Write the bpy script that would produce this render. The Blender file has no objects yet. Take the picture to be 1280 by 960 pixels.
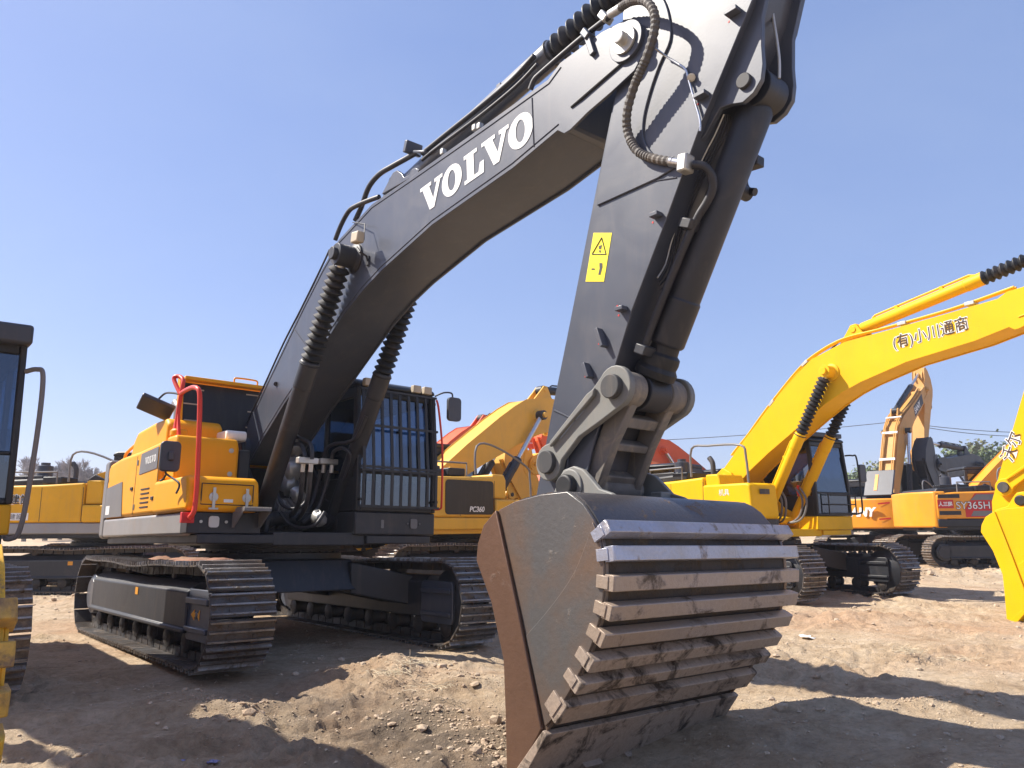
import bpy, math, random
import numpy as np
from mathutils import Vector, Matrix
random.seed(7)
SC = bpy.context.scene
COL = SC.collection
PI = math.pi

# ------------------------------------------------------------------ camera
F, PITCH, ROLL, CH = 964.6, .1814, -.0062, 1.383
cp_, sp_ = math.cos(PITCH), math.sin(PITCH)
fw = Vector((0, cp_, sp_)); u0 = Vector((0, -sp_, cp_)); r0 = Vector((1, 0, 0))
c_, s_ = math.cos(ROLL), math.sin(ROLL)
rt = c_*r0+s_*u0; up = -s_*r0+c_*u0
cam = bpy.data.cameras.new('camera'); camo = bpy.data.objects.new('camera', cam); COL.objects.link(camo)
cam.sensor_width = 36; cam.lens = F/1280*36; cam.clip_start = .05; cam.clip_end = 5000
M = Matrix((rt, up, -fw)).transposed().to_4x4(); M.translation = Vector((0, 0, CH)); camo.matrix_world = M
SC.camera = camo

# ------------------------------------------------------------------ materials
def mat(name):
    m = bpy.data.materials.new(name); m.use_nodes = True
    nt = m.node_tree; b = nt.nodes['Principled BSDF']
    return m, nt, b
def N(nt, t, **kw):
    n = nt.nodes.new(t)
    for k, v in kw.items():
        if k.startswith('i_'):
            k2 = k[2:]; n.inputs[int(k2) if k2.isdigit() else k2.replace('_', ' ')].default_value = v
        else: setattr(n, k, v)
    return n
def L(nt, a, b): nt.links.new(a, b)
def ramp(nt, src, stops):
    r = N(nt, 'ShaderNodeValToRGB'); e = r.color_ramp.elements
    while len(e) < len(stops): e.new(.5)
    for k, (p, c) in enumerate(stops):
        e[k].position = p; e[k].color = (*c, 1) if len(c) == 3 else c
    L(nt, src, r.inputs[0]); return r
def mix(nt, fac, a, b, mode='MIX'):
    m = N(nt, 'ShaderNodeMix', data_type='RGBA', blend_type=mode)
    for k, v in ((0, fac), (6, a), (7, b)):
        if isinstance(v, (int, float)): m.inputs[k].default_value = v
        elif isinstance(v, tuple): m.inputs[k].default_value = (*v, 1)
        else: L(nt, v, m.inputs[k])
    return m.outputs[2]
def noise(nt, scale, detail=5, rough=.55, dist=0, vec=None, w=None):
    n = N(nt, 'ShaderNodeTexNoise', i_Scale=scale, i_Detail=detail, i_Roughness=rough, i_Distortion=dist)
    if vec: L(nt, vec, n.inputs['Vector'])
    return n.outputs[0]
def objco(nt): return N(nt, 'ShaderNodeTexCoord').outputs['Object']
def bump(nt, b, h, s=.3, d=.01):
    n = N(nt, 'ShaderNodeBump', i_Strength=s, i_Distance=d); L(nt, h, n.inputs['Height']); L(nt, n.outputs[0], b.inputs['Normal'])
def paint(name, col, rough=.38, dust=.25, dustcol=(.30, .22, .15), var=.12, metal=0, coat=0, scale=1.0, spec=.5, dscale=2.2):
    m, nt, b = mat(name); co = objco(nt)
    n1 = noise(nt, 1.3*scale, 6, .6, .3, co); n2 = noise(nt, dscale*scale, 9, .7, .8, co); n3 = noise(nt, 60*scale, 3, .5, 0, co)
    dark = tuple(c*(1-var*1.6) for c in col); lite = tuple(min(1, c*(1+var)) for c in col)
    base = ramp(nt, n1, [(.3, dark), (.7, lite)]).outputs[0]
    df = ramp(nt, n2, [(.52, (0, 0, 0)), (.78, (1, 1, 1))]).outputs[0]
    dm = N(nt, 'ShaderNodeMath', operation='MULTIPLY', i_1=dust); L(nt, df, dm.inputs[0])
    mpp = N(nt, 'ShaderNodeMapping'); mpp.inputs['Scale'].default_value = (5*scale, 5*scale, .5*scale); L(nt, co, mpp.inputs[0])
    n4 = noise(nt, 1.6, 6, .65, .3, mpp.outputs[0]); sf = ramp(nt, n4, [(.54, (0, 0, 0)), (.70, (1, 1, 1))]).outputs[0]
    sm_ = N(nt, 'ShaderNodeMath', operation='MULTIPLY', i_1=min(.5, dust*.8)); L(nt, sf, sm_.inputs[0])
    n5 = noise(nt, 22*scale, 9, .8, 0, co); kf = ramp(nt, n5, [(.60, (0, 0, 0)), (.72, (1, 1, 1))]).outputs[0]
    km_ = N(nt, 'ShaderNodeMath', operation='MULTIPLY', i_1=min(.5, dust*1.0)); L(nt, kf, km_.inputs[0])
    base = mix(nt, sm_.outputs[0], base, dustcol); base = mix(nt, km_.outputs[0], base, tuple(x*.55 for x in dustcol))
    L(nt, mix(nt, dm.outputs[0], base, dustcol), b.inputs['Base Color'])
    rr = N(nt, 'ShaderNodeMapRange', i_3=rough-.08, i_4=rough+.22); L(nt, n2, rr.inputs[0]); L(nt, rr.outputs[0], b.inputs['Roughness'])
    b.inputs['Metallic'].default_value = metal; b.inputs['Coat Weight'].default_value = coat; b.inputs['Specular IOR Level'].default_value = spec
    b.inputs['Coat Roughness'].default_value = .15
    bump(nt, b, n3, .06, .004)
    return m
M_ = {}
M_['dark'] = paint('dark_grey_paint', (.062, .071, .094), .34, .16, (.2, .17, .15), .10, coat=.25)
M_['frame'] = paint('chassis_black_paint', (.022, .024, .030), .42, .28, (.13, .10, .08), .15)
M_['arrow'] = paint('orange_mark', (.75, .32, .02), .5, .1)
M_['amber'] = paint('amber_yellow_paint', (.86, .37, .004), .42, .07, (.4, .24, .08), .04, coat=.0, spec=.3)
M_['yellow'] = paint('bright_yellow_paint', (.80, .455, .001), .45, .12, (.45, .27, .07), .05, coat=0, spec=.25)
M_['ochre'] = paint('ochre_yellow_paint', (.74, .40, .04), .42, .22, (.4, .25, .1), .07)
M_['orange'] = paint('orange_yellow_paint', (.78, .31, .015), .4, .2, (.4, .25, .12), .06)
M_['red_orange'] = paint('red_orange_paint', (.72, .10, .018), .4, .18, (.35, .2, .1), .06)
M_['dull'] = paint('dull_faded_yellow_paint', (.56, .29, .06), .5, .4, (.35, .25, .15), .08)
M_['gold'] = paint('golden_yellow_paint', (.78, .40, .01), .42, .2, (.4, .25, .1), .06, coat=0, spec=.3)
M_['red'] = paint('red_rail_paint', (.72, .045, .02), .35, .05, var=.05)
M_['grey'] = paint('grey_panel', (.17, .165, .165), .4, .15, var=.1)
M_['silver'] = paint('grey_metallic_skirt', (.30, .29, .285), .35, .5, (.35, .27, .2), .08, metal=.3)
M_['plastic'] = paint('black_plastic', (.014, .016, .020), .42, .15, (.12, .1, .08), .1)
M_['rubber'] = paint('black_rubber', (.012, .013, .015), .5, .3, (.14, .11, .09), .2)
M_['hose'] = paint('hydraulic_hose', (.024, .026, .033), .42, .2, (.15, .12, .1), .15)
M_['braid'] = paint('brown_hose_sleeve', (.105, .095, .085), .6, .4, (.2, .15, .1), .2)
M_['chrome'] = paint('bright_steel', (.62, .62, .62), .22, .12, (.3, .24, .18), .05, metal=.9)
M_['zinc'] = paint('zinc_fitting', (.55, .54, .50), .38, .2, (.3, .24, .18), .1, metal=.55)
M_['cast'] = paint('dusty_cast_iron', (.16, .145, .13), .6, .75, (.36, .29, .20), .25, scale=2)
M_['link'] = paint('link_plate_grey', (.20, .20, .185), .5, .35, (.30, .25, .18), .1, scale=1.5)
M_['white'] = paint('white_paint', (.80, .80, .78), .45, .16, var=.03)
M_['tan'] = paint('lamp_housing', (.52, .44, .32), .5, .3, var=.1)
M_['brownwhite'] = paint('dark_brown_ink', (.045, .02, .015), .5, .05, var=.05)
M_['sticker'] = paint('yellow_warning_sticker', (.90, .76, .01), .4, .03, var=.02)
M_['ink'] = paint('black_ink', (.03, .03, .03), .5, 0, var=.02)
M_['redplate'] = paint('red_decal', (.55, .02, .02), .45, .1, var=.05)
M_['grille'] = paint('dark_mesh', (.05, .05, .052), .6, .3, var=.1)
M_['weld'] = paint('painted_weld', (.075, .08, .10), .75, .05, var=.05, spec=.2)
M_['foil'] = paint('silver_insulation', (.40, .40, .39), .35, .3, var=.2, metal=.5)

def mud_steel(name, c_steel, c_mud, c_rust, amt, rough=.5, metal=.5, sc=1.0, speck=1.0):
    m, nt, b = mat(name); co = objco(nt)
    n1 = noise(nt, 3.0*sc, 10, .7, .6, co); n2 = noise(nt, 1.1*sc, 7, .6, .4, co); n3 = noise(nt, 28*sc, 8, .7, 0, co); n4 = noise(nt, 6*sc, 8, .65, 1.5, co)
    a = mix(nt, ramp(nt, n2, [(.38, (0, 0, 0)), (.62, (1, 1, 1))]).outputs[0], c_steel, c_rust)
    mf = ramp(nt, n1, [(.62-amt*.3, (0, 0, 0)), (.70-amt*.2, (1, 1, 1))])
    mc = mix(nt, ramp(nt, n4, [(.35, (0, 0, 0)), (.65, (1, 1, 1))]).outputs[0], c_mud, tuple(x*.45 for x in c_mud))
    col = mix(nt, mf.outputs[0], a, mc)
    sp = ramp(nt, n3, [(.25, (1-.28*speck,)*3), (.7, (1+.12*speck,)*3)]).outputs[0]
    L(nt, mix(nt, 1.0, col, sp, 'MULTIPLY'), b.inputs['Base Color'])
    iv = N(nt, 'ShaderNodeMapRange', i_3=rough, i_4=.92); L(nt, mf.outputs[0], iv.inputs[0]); L(nt, iv.outputs[0], b.inputs['Roughness'])
    im = N(nt, 'ShaderNodeMapRange', i_3=metal, i_4=0.); L(nt, mf.outputs[0], im.inputs[0]); L(nt, im.outputs[0], b.inputs['Metallic'])
    hh = mix(nt, .5, mf.outputs[0], n3); bump(nt, b, hh, .55, .012)
    return m
M_['shoe'] = mud_steel('worn_track_steel', (.13, .125, .125), (.17, .12, .08), (.085, .07, .06), .35, .42, .55, 2)
M_['shoe_muddy'] = mud_steel('muddy_track_steel', (.12, .11, .10), (.30, .22, .15), (.10, .08, .06), .75, .5, .4, 2)
M_['grouser'] = mud_steel('bright_worn_grouser', (.34, .33, .32), (.20, .15, .10), (.22, .19, .17), .30, .4, .6, 3)
M_['chain'] = mud_steel('greasy_chain_steel', (.04, .04, .042), (.11, .08, .055), (.05, .04, .035), .4, .5, .3, 2)
M_['bside'] = mud_steel('rusty_bucket_side', (.145, .14, .135), (.20, .14, .095), (.235, .135, .075), .05, .34, .45, .8, .3)
M_['bcut'] = mud_steel('rust_brown_edge_plate', (.14, .078, .05), (.17, .115, .08), (.17, .095, .06), .08, .40, .3, .8, .35)
M_['btop'] = mud_steel('bucket_top_steel', (.085, .085, .095), (.33, .20, .10), (.10, .09, .09), .16, .4, .35, 1.6)
M_['brib'] = mud_steel('sky_tinted_worn_bar', (.46, .47, .54), (.36, .29, .22), (.42, .38, .36), .26, .30, .6, 1.6, .5)  # worn upper bars, reflected sky painted in as a paler, bluer tone
M_['blow'] = mud_steel('muddy_wear_bar', (.37, .30, .24), (.085, .06, .04), (.38, .29, .22), .40, .6, .1, 1.5)
M_['btan'] = mud_steel('tan_worn_bar', (.38, .32, .28), (.19, .14, .095), (.40, .31, .235), .22, .40, .3, 1.3, .5)
M_['bsheet'] = mud_steel('bucket_shell_steel', (.05, .048, .05), (.14, .10, .065), (.07, .052, .04), .4, .6, .1, 1.5)
M_['mud_clod'] = mud_steel('dried_red_mud', (.30, .15, .09), (.34, .22, .14), (.28, .13, .08), .5, .9, 0, 3)
M_['bgold'] = mud_steel('scraped_yellow_bucket', (.78, .43, .02), (.28, .19, .12), (.74, .40, .03), .12, .45, 0, 1.2)
M_['brib_y'] = mud_steel('scraped_yellow_bar', (.72, .40, .03), (.30, .19, .11), (.30, .20, .13), .3, .5, 0, 1.4)

def glass(name, tint, alpha=.35, rough=.04):
    m, nt, b = mat(name)
    out = nt.nodes['Material Output']
    g = N(nt, 'ShaderNodeBsdfGlossy', i_Roughness=rough); g.inputs[0].default_value = (.85, .9, 1, 1)
    t = N(nt, 'ShaderNodeBsdfTransparent'); t.inputs[0].default_value = (*tint, 1)
    lw = N(nt, 'ShaderNodeLayerWeight', i_Blend=alpha)
    mx = N(nt, 'ShaderNodeMixShader'); L(nt, lw.outputs['Fresnel'], mx.inputs[0]); L(nt, t.outputs[0], mx.inputs[1]); L(nt, g.outputs[0], mx.inputs[2])
    L(nt, mx.outputs[0], out.inputs[0])
    return m
M_['glass'] = glass('cab_glass', (.10, .17, .26), .55)
M_['lens'] = paint('lamp_lens', (.6, .6, .58), .15, .1, var=.05)
M_['mirror'] = paint('mirror_back', (.05, .055, .07), .35, .1, var=.1)

# ------------------------------------------------------------------ mesh builder
def V2(p): return Vector((p[0], p[1]))
class MB:
    def __init__(s): s.v = []; s.f = []; s.xf = None
    def add(s, vs, fs):
        o = len(s.v)
        s.v += [s.xf(Vector(v)) if s.xf else Vector(v) for v in vs]
        s.f += [tuple(o+i for i in f) for f in fs]
        return s
    def box(s, c, d, R=None):
        c = Vector(c); hx, hy, hz = d[0]/2, d[1]/2, d[2]/2
        vs = [Vector((x, y, z)) for x in (-hx, hx) for y in (-hy, hy) for z in (-hz, hz)]
        if R is not None: vs = [R @ v for v in vs]
        return s.add([c+v for v in vs], [(0, 1, 3, 2), (4, 6, 7, 5), (0, 4, 5, 1), (2, 3, 7, 6), (0, 2, 6, 4), (1, 5, 7, 3)])
    def bx(s, x0, x1, y0, y1, z0, z1): return s.box(((x0+x1)/2, (y0+y1)/2, (z0+z1)/2), (abs(x1-x0), abs(y1-y0), abs(z1-z0)))
    def prism(s, poly, a, b, axis='y'):
        n = len(poly)
        def P(p, t):
            if axis == 'y': return (p[0], t, p[1])
            if axis == 'x': return (t, p[0], p[1])
            return (p[0], p[1], t)
        ar = sum(poly[i][0]*poly[(i+1) % n][1]-poly[(i+1) % n][0]*poly[i][1] for i in range(n))
        pl = list(poly) if ar > 0 else list(poly)[::-1]
        vs = [P(p, a) for p in pl]+[P(p, b) for p in pl]
        fl = (a < b) ^ (axis != 'y')
        c1 = tuple(range(n)); c2 = tuple(range(2*n-1, n-1, -1))
        sd = [(i, i+n, (i+1) % n+n, (i+1) % n) for i in range(n)]
        fs = [c1, c2]+sd
        if not fl: fs = [f[::-1] for f in fs]
        return s.add(vs, fs)
    def tube(s, pts, r, n=10, cap=True):
        pts = [Vector(p) for p in pts]; m = len(pts)
        rs = r if isinstance(r, (list, tuple)) else [r]*m
        T = []
        for i in range(m):
            a = pts[min(i+1, m-1)]-pts[max(i-1, 0)]; T.append(a.normalized() if a.length > 1e-9 else Vector((0, 0, 1)))
        ref = Vector((0, 0, 1)) if abs(T[0].z) < .9 else Vector((1, 0, 0))
        U = T[0].cross(ref).normalized(); vs = []
        for i in range(m):
            U = (U-T[i]*U.dot(T[i]))
            U = U.normalized() if U.length > 1e-6 else T[i].cross(Vector((0, 1, 0))).normalized()
            W = T[i].cross(U)
            for k in range(n):
                a = 2*PI*k/n; vs.append(pts[i]+(U*math.cos(a)+W*math.sin(a))*rs[i])
        fs = [(i*n+k, i*n+(k+1) % n, (i+1)*n+(k+1) % n, (i+1)*n+k) for i in range(m-1) for k in range(n)]
        if cap: fs += [tuple(range(n))[::-1], tuple((m-1)*n+k for k in range(n))]
        return s.add(vs, fs)
    def cyl(s, p0, p1, r0, r1=None, n=24):
        return s.tube([p0, p1], [r0, r0 if r1 is None else r1], n)
    def lathe(s, p0, p1, prof, n=24):          # prof: (t along p0-p1 in metres, radius)
        p0, p1 = Vector(p0), Vector(p1); d = (p1-p0).normalized()
        ref = Vector((0, 0, 1)) if abs(d.z) < .9 else Vector((1, 0, 0))
        U = d.cross(ref).normalized(); W = d.cross(U); vs = []
        for (t, r) in prof:
            for k in range(n):
                a = 2*PI*k/n; vs.append(p0+d*t+(U*math.cos(a)+W*math.sin(a))*r)
        m = len(prof)
        fs = [(i*n+k, i*n+(k+1) % n, (i+1)*n+(k+1) % n, (i+1)*n+k) for i in range(m-1) for k in range(n)]
        fs += [tuple(range(n))[::-1], tuple((m-1)*n+k for k in range(n))]
        return s.add(vs, fs)
    def build(s, name, m, parent=None, bevel=0, ang=35, seg=2, **props):
        me = bpy.data.meshes.new(name); me.from_pydata([tuple(v) for v in s.v], [], s.f); me.update()
        me.polygons.foreach_set('use_smooth', [True]*len(me.polygons))
        me.set_sharp_from_angle(angle=math.radians(ang))
        if m: me.materials.append(M_[m] if isinstance(m, str) else m)
        o = bpy.data.objects.new(name, me); COL.objects.link(o)
        if parent is not None: o.parent = parent
        if bevel:
            b = o.modifiers.new('bevel', 'BEVEL'); b.width = bevel; b.segments = seg; b.limit_method = 'ANGLE'; b.angle_limit = math.radians(32); b.harden_normals = False; b.use_clamp_overlap = True
        for k, v in props.items(): o[k] = v
        return o

def spline(pts, n=6, closed=False):
    P = [Vector(p) for p in pts]; m = len(P); out = []
    rng = range(m if closed else m-1)
    for i in rng:
        if closed: a, b, c, d = P[(i-1) % m], P[i], P[(i+1) % m], P[(i+2) % m]
        else: a, b, c, d = P[max(i-1, 0)], P[i], P[i+1], P[min(i+2, m-1)]
        for k in range(n):
            t = k/n
            out.append(.5*((2*b)+(c-a)*t+(2*a-5*b+4*c-d)*t*t+(3*b-a-3*c+d)*t**3))
    if not closed: out.append(P[-1])
    return out
def offset(poly, d):            # shrink a closed 2D polygon by d
    n = len(poly); ar = sum(poly[i][0]*poly[(i+1) % n][1]-poly[(i+1) % n][0]*poly[i][1] for i in range(n))
    sg = 1 if ar > 0 else -1; out = []
    for i in range(n):
        a, b, c = V2(poly[i-1]), V2(poly[i]), V2(poly[(i+1) % n])
        e1 = (b-a).normalized(); e2 = (c-b).normalized(); t = (e1+e2)
        t = t.normalized() if t.length > 1e-6 else e1
        nn = Vector((-t.y, t.x))*sg; k = max(.5, nn.dot(Vector((-e1.y, e1.x))*sg))
        out.append(tuple(b+nn*(d/k)))
    return out
def arc(cx, cy, r, a0, a1, n=10):
    return [(cx+r*math.cos(math.radians(a0+(a1-a0)*k/n)), cy+r*math.sin(math.radians(a0+(a1-a0)*k/n))) for k in range(n+1)]
def rrect(x0, x1, y0, y1, r=.03, n=4):
    return arc(x1-r, y0+r, r, -90, 0, n)+arc(x1-r, y1-r, r, 0, 90, n)+arc(x0+r, y1-r, r, 90, 180, n)+arc(x0+r, y0+r, r, 180, 270, n)

# writing: text as a thin mesh laid on a plane given by origin, right and up vectors
def writing(txt, size, org, ux, uy, m, parent, name='lettering', fat=0.0, ext=.002, shear=0, sx=1.0, spacing=1.0):
    cu = bpy.data.curves.new('t', 'FONT'); cu.body = txt; cu.size = size; cu.extrude = ext; cu.offset = fat; cu.shear = shear; cu.space_character = spacing
    o = bpy.data.objects.new('t', cu); COL.objects.link(o)
    bpy.context.view_layer.update()
    me = bpy.data.meshes.new_from_object(o.evaluated_get(bpy.context.evaluated_depsgraph_get()))
    bpy.data.objects.remove(o)
    ux, uy = Vector(ux).normalized(), Vector(uy).normalized(); uz = ux.cross(uy).normalized()
    uy = uz.cross(ux)
    T = Matrix((ux*sx, uy, uz)).transposed().to_4x4(); T.translation = Vector(org)
    me.transform(T); me.materials.clear(); me.materials.append(M_[m]); me.name = name
    r = bpy.data.objects.new(name, me); COL.objects.link(r); r.parent = parent
    return r
def plate_text(shapes, org, ux, uy, h, m, parent, name='lettering', ext=.003):
    mb = MB(); ux, uy = Vector(ux).normalized(), Vector(uy).normalized(); uz = ux.cross(uy).normalized(); org = Vector(org)
    for outer, inner in shapes:
        P = lambda p, z: org+ux*p[0]*h+uy*p[1]*h+uz*z
        n = len(outer)
        if inner:
            vs = [P(p, ext) for p in outer]+[P(p, ext) for p in inner]
            mb.add(vs, [(i, (i+1) % n, n+(i+1) % n, n+i) for i in range(n)])
        else:
            vs = [P(p, ext) for p in outer]; mb.add(vs, [tuple(range(n))])
    return mb.build(name, m, parent)
def serif_word():
    Vp = [(0, 1), (.60, 1), (.60, .87), (.49, .87), (.70, .34), (.90, .87), (.78, .87), (.78, 1), (1.2, 1), (1.2, .87), (1.09, .87), (.74, 0), (.50, 0), (.13, .87), (0, .87)]
    Lp = [(0, 1), (.62, 1), (.62, .87), (.46, .87), (.46, .13), (.66, .13), (.74, .42), (.92, .42), (.90, 0), (0, 0), (0, .13), (.13, .13), (.13, .87), (0, .87)]
    def O():
        n = 36; o = []; i = []
        for k in range(n):
            a = 2*PI*k/n; o.append((.5+.5*math.cos(a), .5+.54*math.sin(a))); i.append((.5+.19*math.cos(a), .5+.36*math.sin(a)))
        return o, i
    out = []; x = 0
    for ch in 'VOLVO':
        if ch == 'V': out.append(([(p[0]+x, p[1]) for p in Vp], None)); x += 1.16
        elif ch == 'L': out.append(([(p[0]+x, p[1]) for p in Lp], None)); x += .84
        else:
            o, i = O(); out.append(([(p[0]+x, p[1]) for p in o], [(p[0]+x, p[1]) for p in i])); x += 1.12
    return out, x

def empty(name, loc, rz, label, cat, group=None, tx=0, ty=0, s=1):
    o = bpy.data.objects.new(name, None); COL.objects.link(o)
    o.matrix_world = Matrix.Translation(loc) @ Matrix.Rotation(rz, 4, 'Z') @ Matrix.Rotation(-tx, 4, 'Y') @ Matrix.Rotation(ty, 4, 'X') @ Matrix.Scale(s, 4)
    o['label'] = label; o['category'] = cat
    if group: o['group'] = group
    return o

# ------------------------------------------------------------------ excavator
# side profiles in metres, X forward, Z up, measured on the big dark-boomed machine
BOOM = [(-.421, 2.59), (-.066, 2.903), (.278, 3.21), (.753, 3.60), (1.24, 4.0), (1.72, 4.36), (2.10, 4.60), (2.848, 4.782), (3.715, 4.802), (4.82, 4.838), (5.665, 4.875), (5.808, 4.95), (6.265, 4.975), (6.482, 4.945), (6.61, 4.87), (6.70, 4.74),
        (6.69, 4.61), (6.57, 4.49), (6.338, 4.427), (6.106, 4.378), (5.914, 4.316), (5.843, 4.313), (5.771, 4.372), (5.221, 4.267), (4.024, 4.152), (3.108, 3.951), (2.733, 3.835), (2.302, 3.65), (1.849, 3.40), (1.386, 3.134), (.843, 2.833), (.313, 2.50), (-.057, 2.22), (-.28, 2.17), (-.45, 2.28), (-.50, 2.44)]
ARM = [(5.425, 1.517), (5.43, 1.22), (5.50, 1.07), (5.62, 1.03), (5.76, 1.10), (5.85, 1.32), (6.02, 1.82), (6.242, 2.353), (6.427, 2.751), (6.753, 3.31), (7.066, 3.87), (7.498, 4.539), (7.62, 4.9), (7.48, 5.35), (7.15, 5.72), (6.88, 5.86), (6.70, 5.78), (6.62, 5.4), (6.60, 5.0), (6.47, 4.72), (6.313, 4.391), (6.114, 3.759), (5.785, 2.697), (5.601, 2.124)]
FOOT, TIP, APIN = Vector((-.25, 2.40)), Vector((6.52, 4.745)), Vector((5.62, 1.20))
RPIN, JPIN, BPIN, EPIN, LUG = Vector((5.652, 1.754)), Vector((6.315, 2.214)), Vector((5.93, 1.56)), Vector((7.366, 4.06)), Vector((6.92, 5.66))
def rot2(p, c, a):
    d = V2(p)-c; return c+Vector((d.x*math.cos(a)-d.y*math.sin(a), d.x*math.sin(a)+d.y*math.cos(a)))

def shoe_path(L_, H, sag=.03):
    r = H/2-.045; cx = L_/2-H/2; pts = []
    n = 60
    for k in range(n): pts.append((-cx+2*cx*k/n, .045))
    for k in range(24): a = -PI/2+PI*k/24; pts.append((cx+r*math.cos(a), H/2+r*math.sin(a)))
    for k in range(n): t = k/n; x = cx-2*cx*t; pts.append((x, H-.045-sag*math.sin(PI*t)*(1.0+.5*math.cos(4*PI*t))))
    for k in range(24): a = PI/2+PI*k/24; pts.append((-cx+r*math.cos(a), H/2+r*math.sin(a)))
    return pts
def track(root, side, c, L_=5.45, H=1.01, G=2.746, w=.61):
    yc = side*G/2; pts = [V2(p) for p in shoe_path(L_, H)]; m = len(pts)
    seg = [(pts[(i+1) % m]-pts[i]).length for i in range(m)]; tot = sum(seg); ns = c.get('shoes', 52)
    mb = MB(); ch = MB(); gb = MB(); i = 0; acc = 0; pitch = tot/ns
    for k in range(ns):
        s0 = (k+.35)*pitch
        while acc+seg[i] < s0: acc += seg[i]; i += 1
        d = (pts[(i+1) % m]-pts[i]).normalized(); p = pts[i]+d*(s0-acc); nrm = Vector((d.y, -d.x))
        j = random.uniform(-.012, .012)
        R = Matrix(((d.x, 0, -nrm.x*-1), (0, 1, 0), (d.y, 0, nrm.y))).to_3x3()
        R = Matrix((Vector((d.x, 0, d.y)), Vector((0, 1, 0)), Vector((nrm.x, 0, nrm.y)))).transposed()
        cc = Vector((p.x, yc, p.y)); lp = pitch*.93
        mb.box(cc+R @ Vector((0, 0, 0)), (lp, w, .018), R)
        for gx, gh in ((-.40, .028), (0., .034), (.42, .040)):
            gb.box(cc+R @ Vector((gx*lp, 0, gh/2+.008)), (.016, w-.004-abs(j), gh), R)
        for sy in (-.085, .085):
            ch.box(cc+R @ Vector((0, sy, -.055)), (pitch*.9, .045, .085), R)
        for bx_ in (-.05, .05):
            for sy in (-.12, .12): mb.box(cc+R @ Vector((bx_, sy, .014)), (.026, .026, .016), R)
    tr = mb.build('track', c.get('shoe', 'shoe'), root)
    ch.build('track_chain', 'chain', tr); gb.build('grouser_bars', c.get('gro', 'grouser'), tr)
    o = side; yo = yc+o*.165; yi = yc-o*.16
    # side frame
    fr = MB(); X0, X1 = -L_/2+.62, L_/2-.98
    sec = [(yc+o*.02, .80), (yc+o*.10, .80), (yo, .74), (yo+o*.045, .70), (yo+o*.045, .36), (yo+o*.075, .355), (yo+o*.075, .315), (yc-o*.17, .315), (yc-o*.17, .72), (yc-o*.08, .80)]
    fr.prism(sec, X0, X1, 'x')
    fo = fr.build('track_frame', 'frame', tr, bevel=.012)
    # front yoke box that carries the idler (two cheeks and ribs)
    yk = MB()
    for yy in (yo-.0, yi+o*.0):
        s1 = 1 if yy == yo else -1
        yk.prism(rrect(X1-.05, L_/2-.38, .26, .74, .06), yy-.02, yy+.02)
    yk.bx(X1-.02, L_/2-.40, yo, yo+o*.05, .60, .66); yk.bx(X1-.02, L_/2-.40, yo, yo+o*.05, .34, .39)
    yk.bx(X1-.02, L_/2-.40, yi-o*.05, yi, .60, .66); yk.bx(X1-.02, L_/2-.40, yi-o*.05, yi, .34, .39)
    yk.bx(X1-.02, L_/2-.62, yi+.01, yo-.01, .28, .72)
    yk.cyl((L_/2-.72, yo, .50), (L_/2-.72, yo+o*.03, .50), .035)
    yk.build('idler_yoke', 'dark' if c.get('hero') else 'frame', tr, bevel=.01)
    iw = MB(); ic = (L_/2-H/2, H/2)
    iw.lathe((ic[0], yc-.16, ic[1]), (ic[0], yc+.16, ic[1]), [(0, .10), (.02, .14), (.06, .36), (.08, .40), (.24, .40), (.26, .36), (.30, .14), (.32, .10)], 32)
    iw.build('idler', 'frame', tr)
    sp = MB(); sx = -L_/2+H/2
    teeth = []
    for k in range(42): a = 2*PI*k/42; teeth.append((sx+(.40 if k % 2 else .34)*math.cos(a), H/2+(.40 if k % 2 else .34)*math.sin(a)))
    sp.prism(teeth, yc-.035, yc+.035)
    sp.lathe((sx, yc-o*.12, H/2), (sx, yc+o*.10, H/2), [(0, .30), (.14, .30), (.15, .26), (.30, .26), (.315, .20), (.33, .20)], 28)
    hub = sp.build('drive_hub', 'dark' if c.get('hero') else 'frame', tr, bevel=.006)
    nb = 8
    for k in range(nb):
        x = X0+.15+(X1+.25-X0)*k/(nb-1); ro = MB()
        ro.lathe((x, yc-.15, .215), (x, yc+.15, .215), [(0, .07), (.02, .11), (.06, .11), (.07, .085), (.23, .085), (.24, .11), (.28, .11), (.30, .07)], 16)
        ro.build('track_roller', 'chain', tr)
    for x in (-.9, .9): ro = MB(); ro.lathe((x, yc-.10, .86), (x, yc+.10, .86), [(0, .05), (.02, .075), (.18, .075), (.2, .05)], 14); ro.bx(x-.04, x+.04, yc-.05, yc+.05, .78, .86); ro.build('carrier_roller', 'chain', tr)
    if c.get('marks', 1):
        mk = MB(); ym = yo+o*.047; mk2 = MB()
        mk.prism([(X1+.10, .50), (X1+.20, .55), (X1+.19, .52), (X1+.30, .52), (X1+.34, .55), (X1+.34, .45), (X1+.30, .48), (X1+.19, .48), (X1+.20, .45)], yo+o*.021, yo+o*.025)
        mk2.prism([(-.05, .60), (.06, .60), (.06, .68), (-.05, .68)], ym, ym+o*.003); mk2.build('orange_sticker', 'arrow', tr)
        mk.build('arrow_mark', 'arrow', tr)
    return tr

def bellows(mb, p0, p1, r0, r1, n=14, seg=20):
    p0, p1 = Vector(p0), Vector(p1); Lb = (p1-p0).length; pr = []
    for k in range(n):
        t = k/n*Lb; pr += [(t, r0), (t+Lb/n*.45, r1), (t+Lb/n*.55, r1)]
    pr.append((Lb, r0)); mb.lathe(p0, p1, pr, seg)

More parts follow.
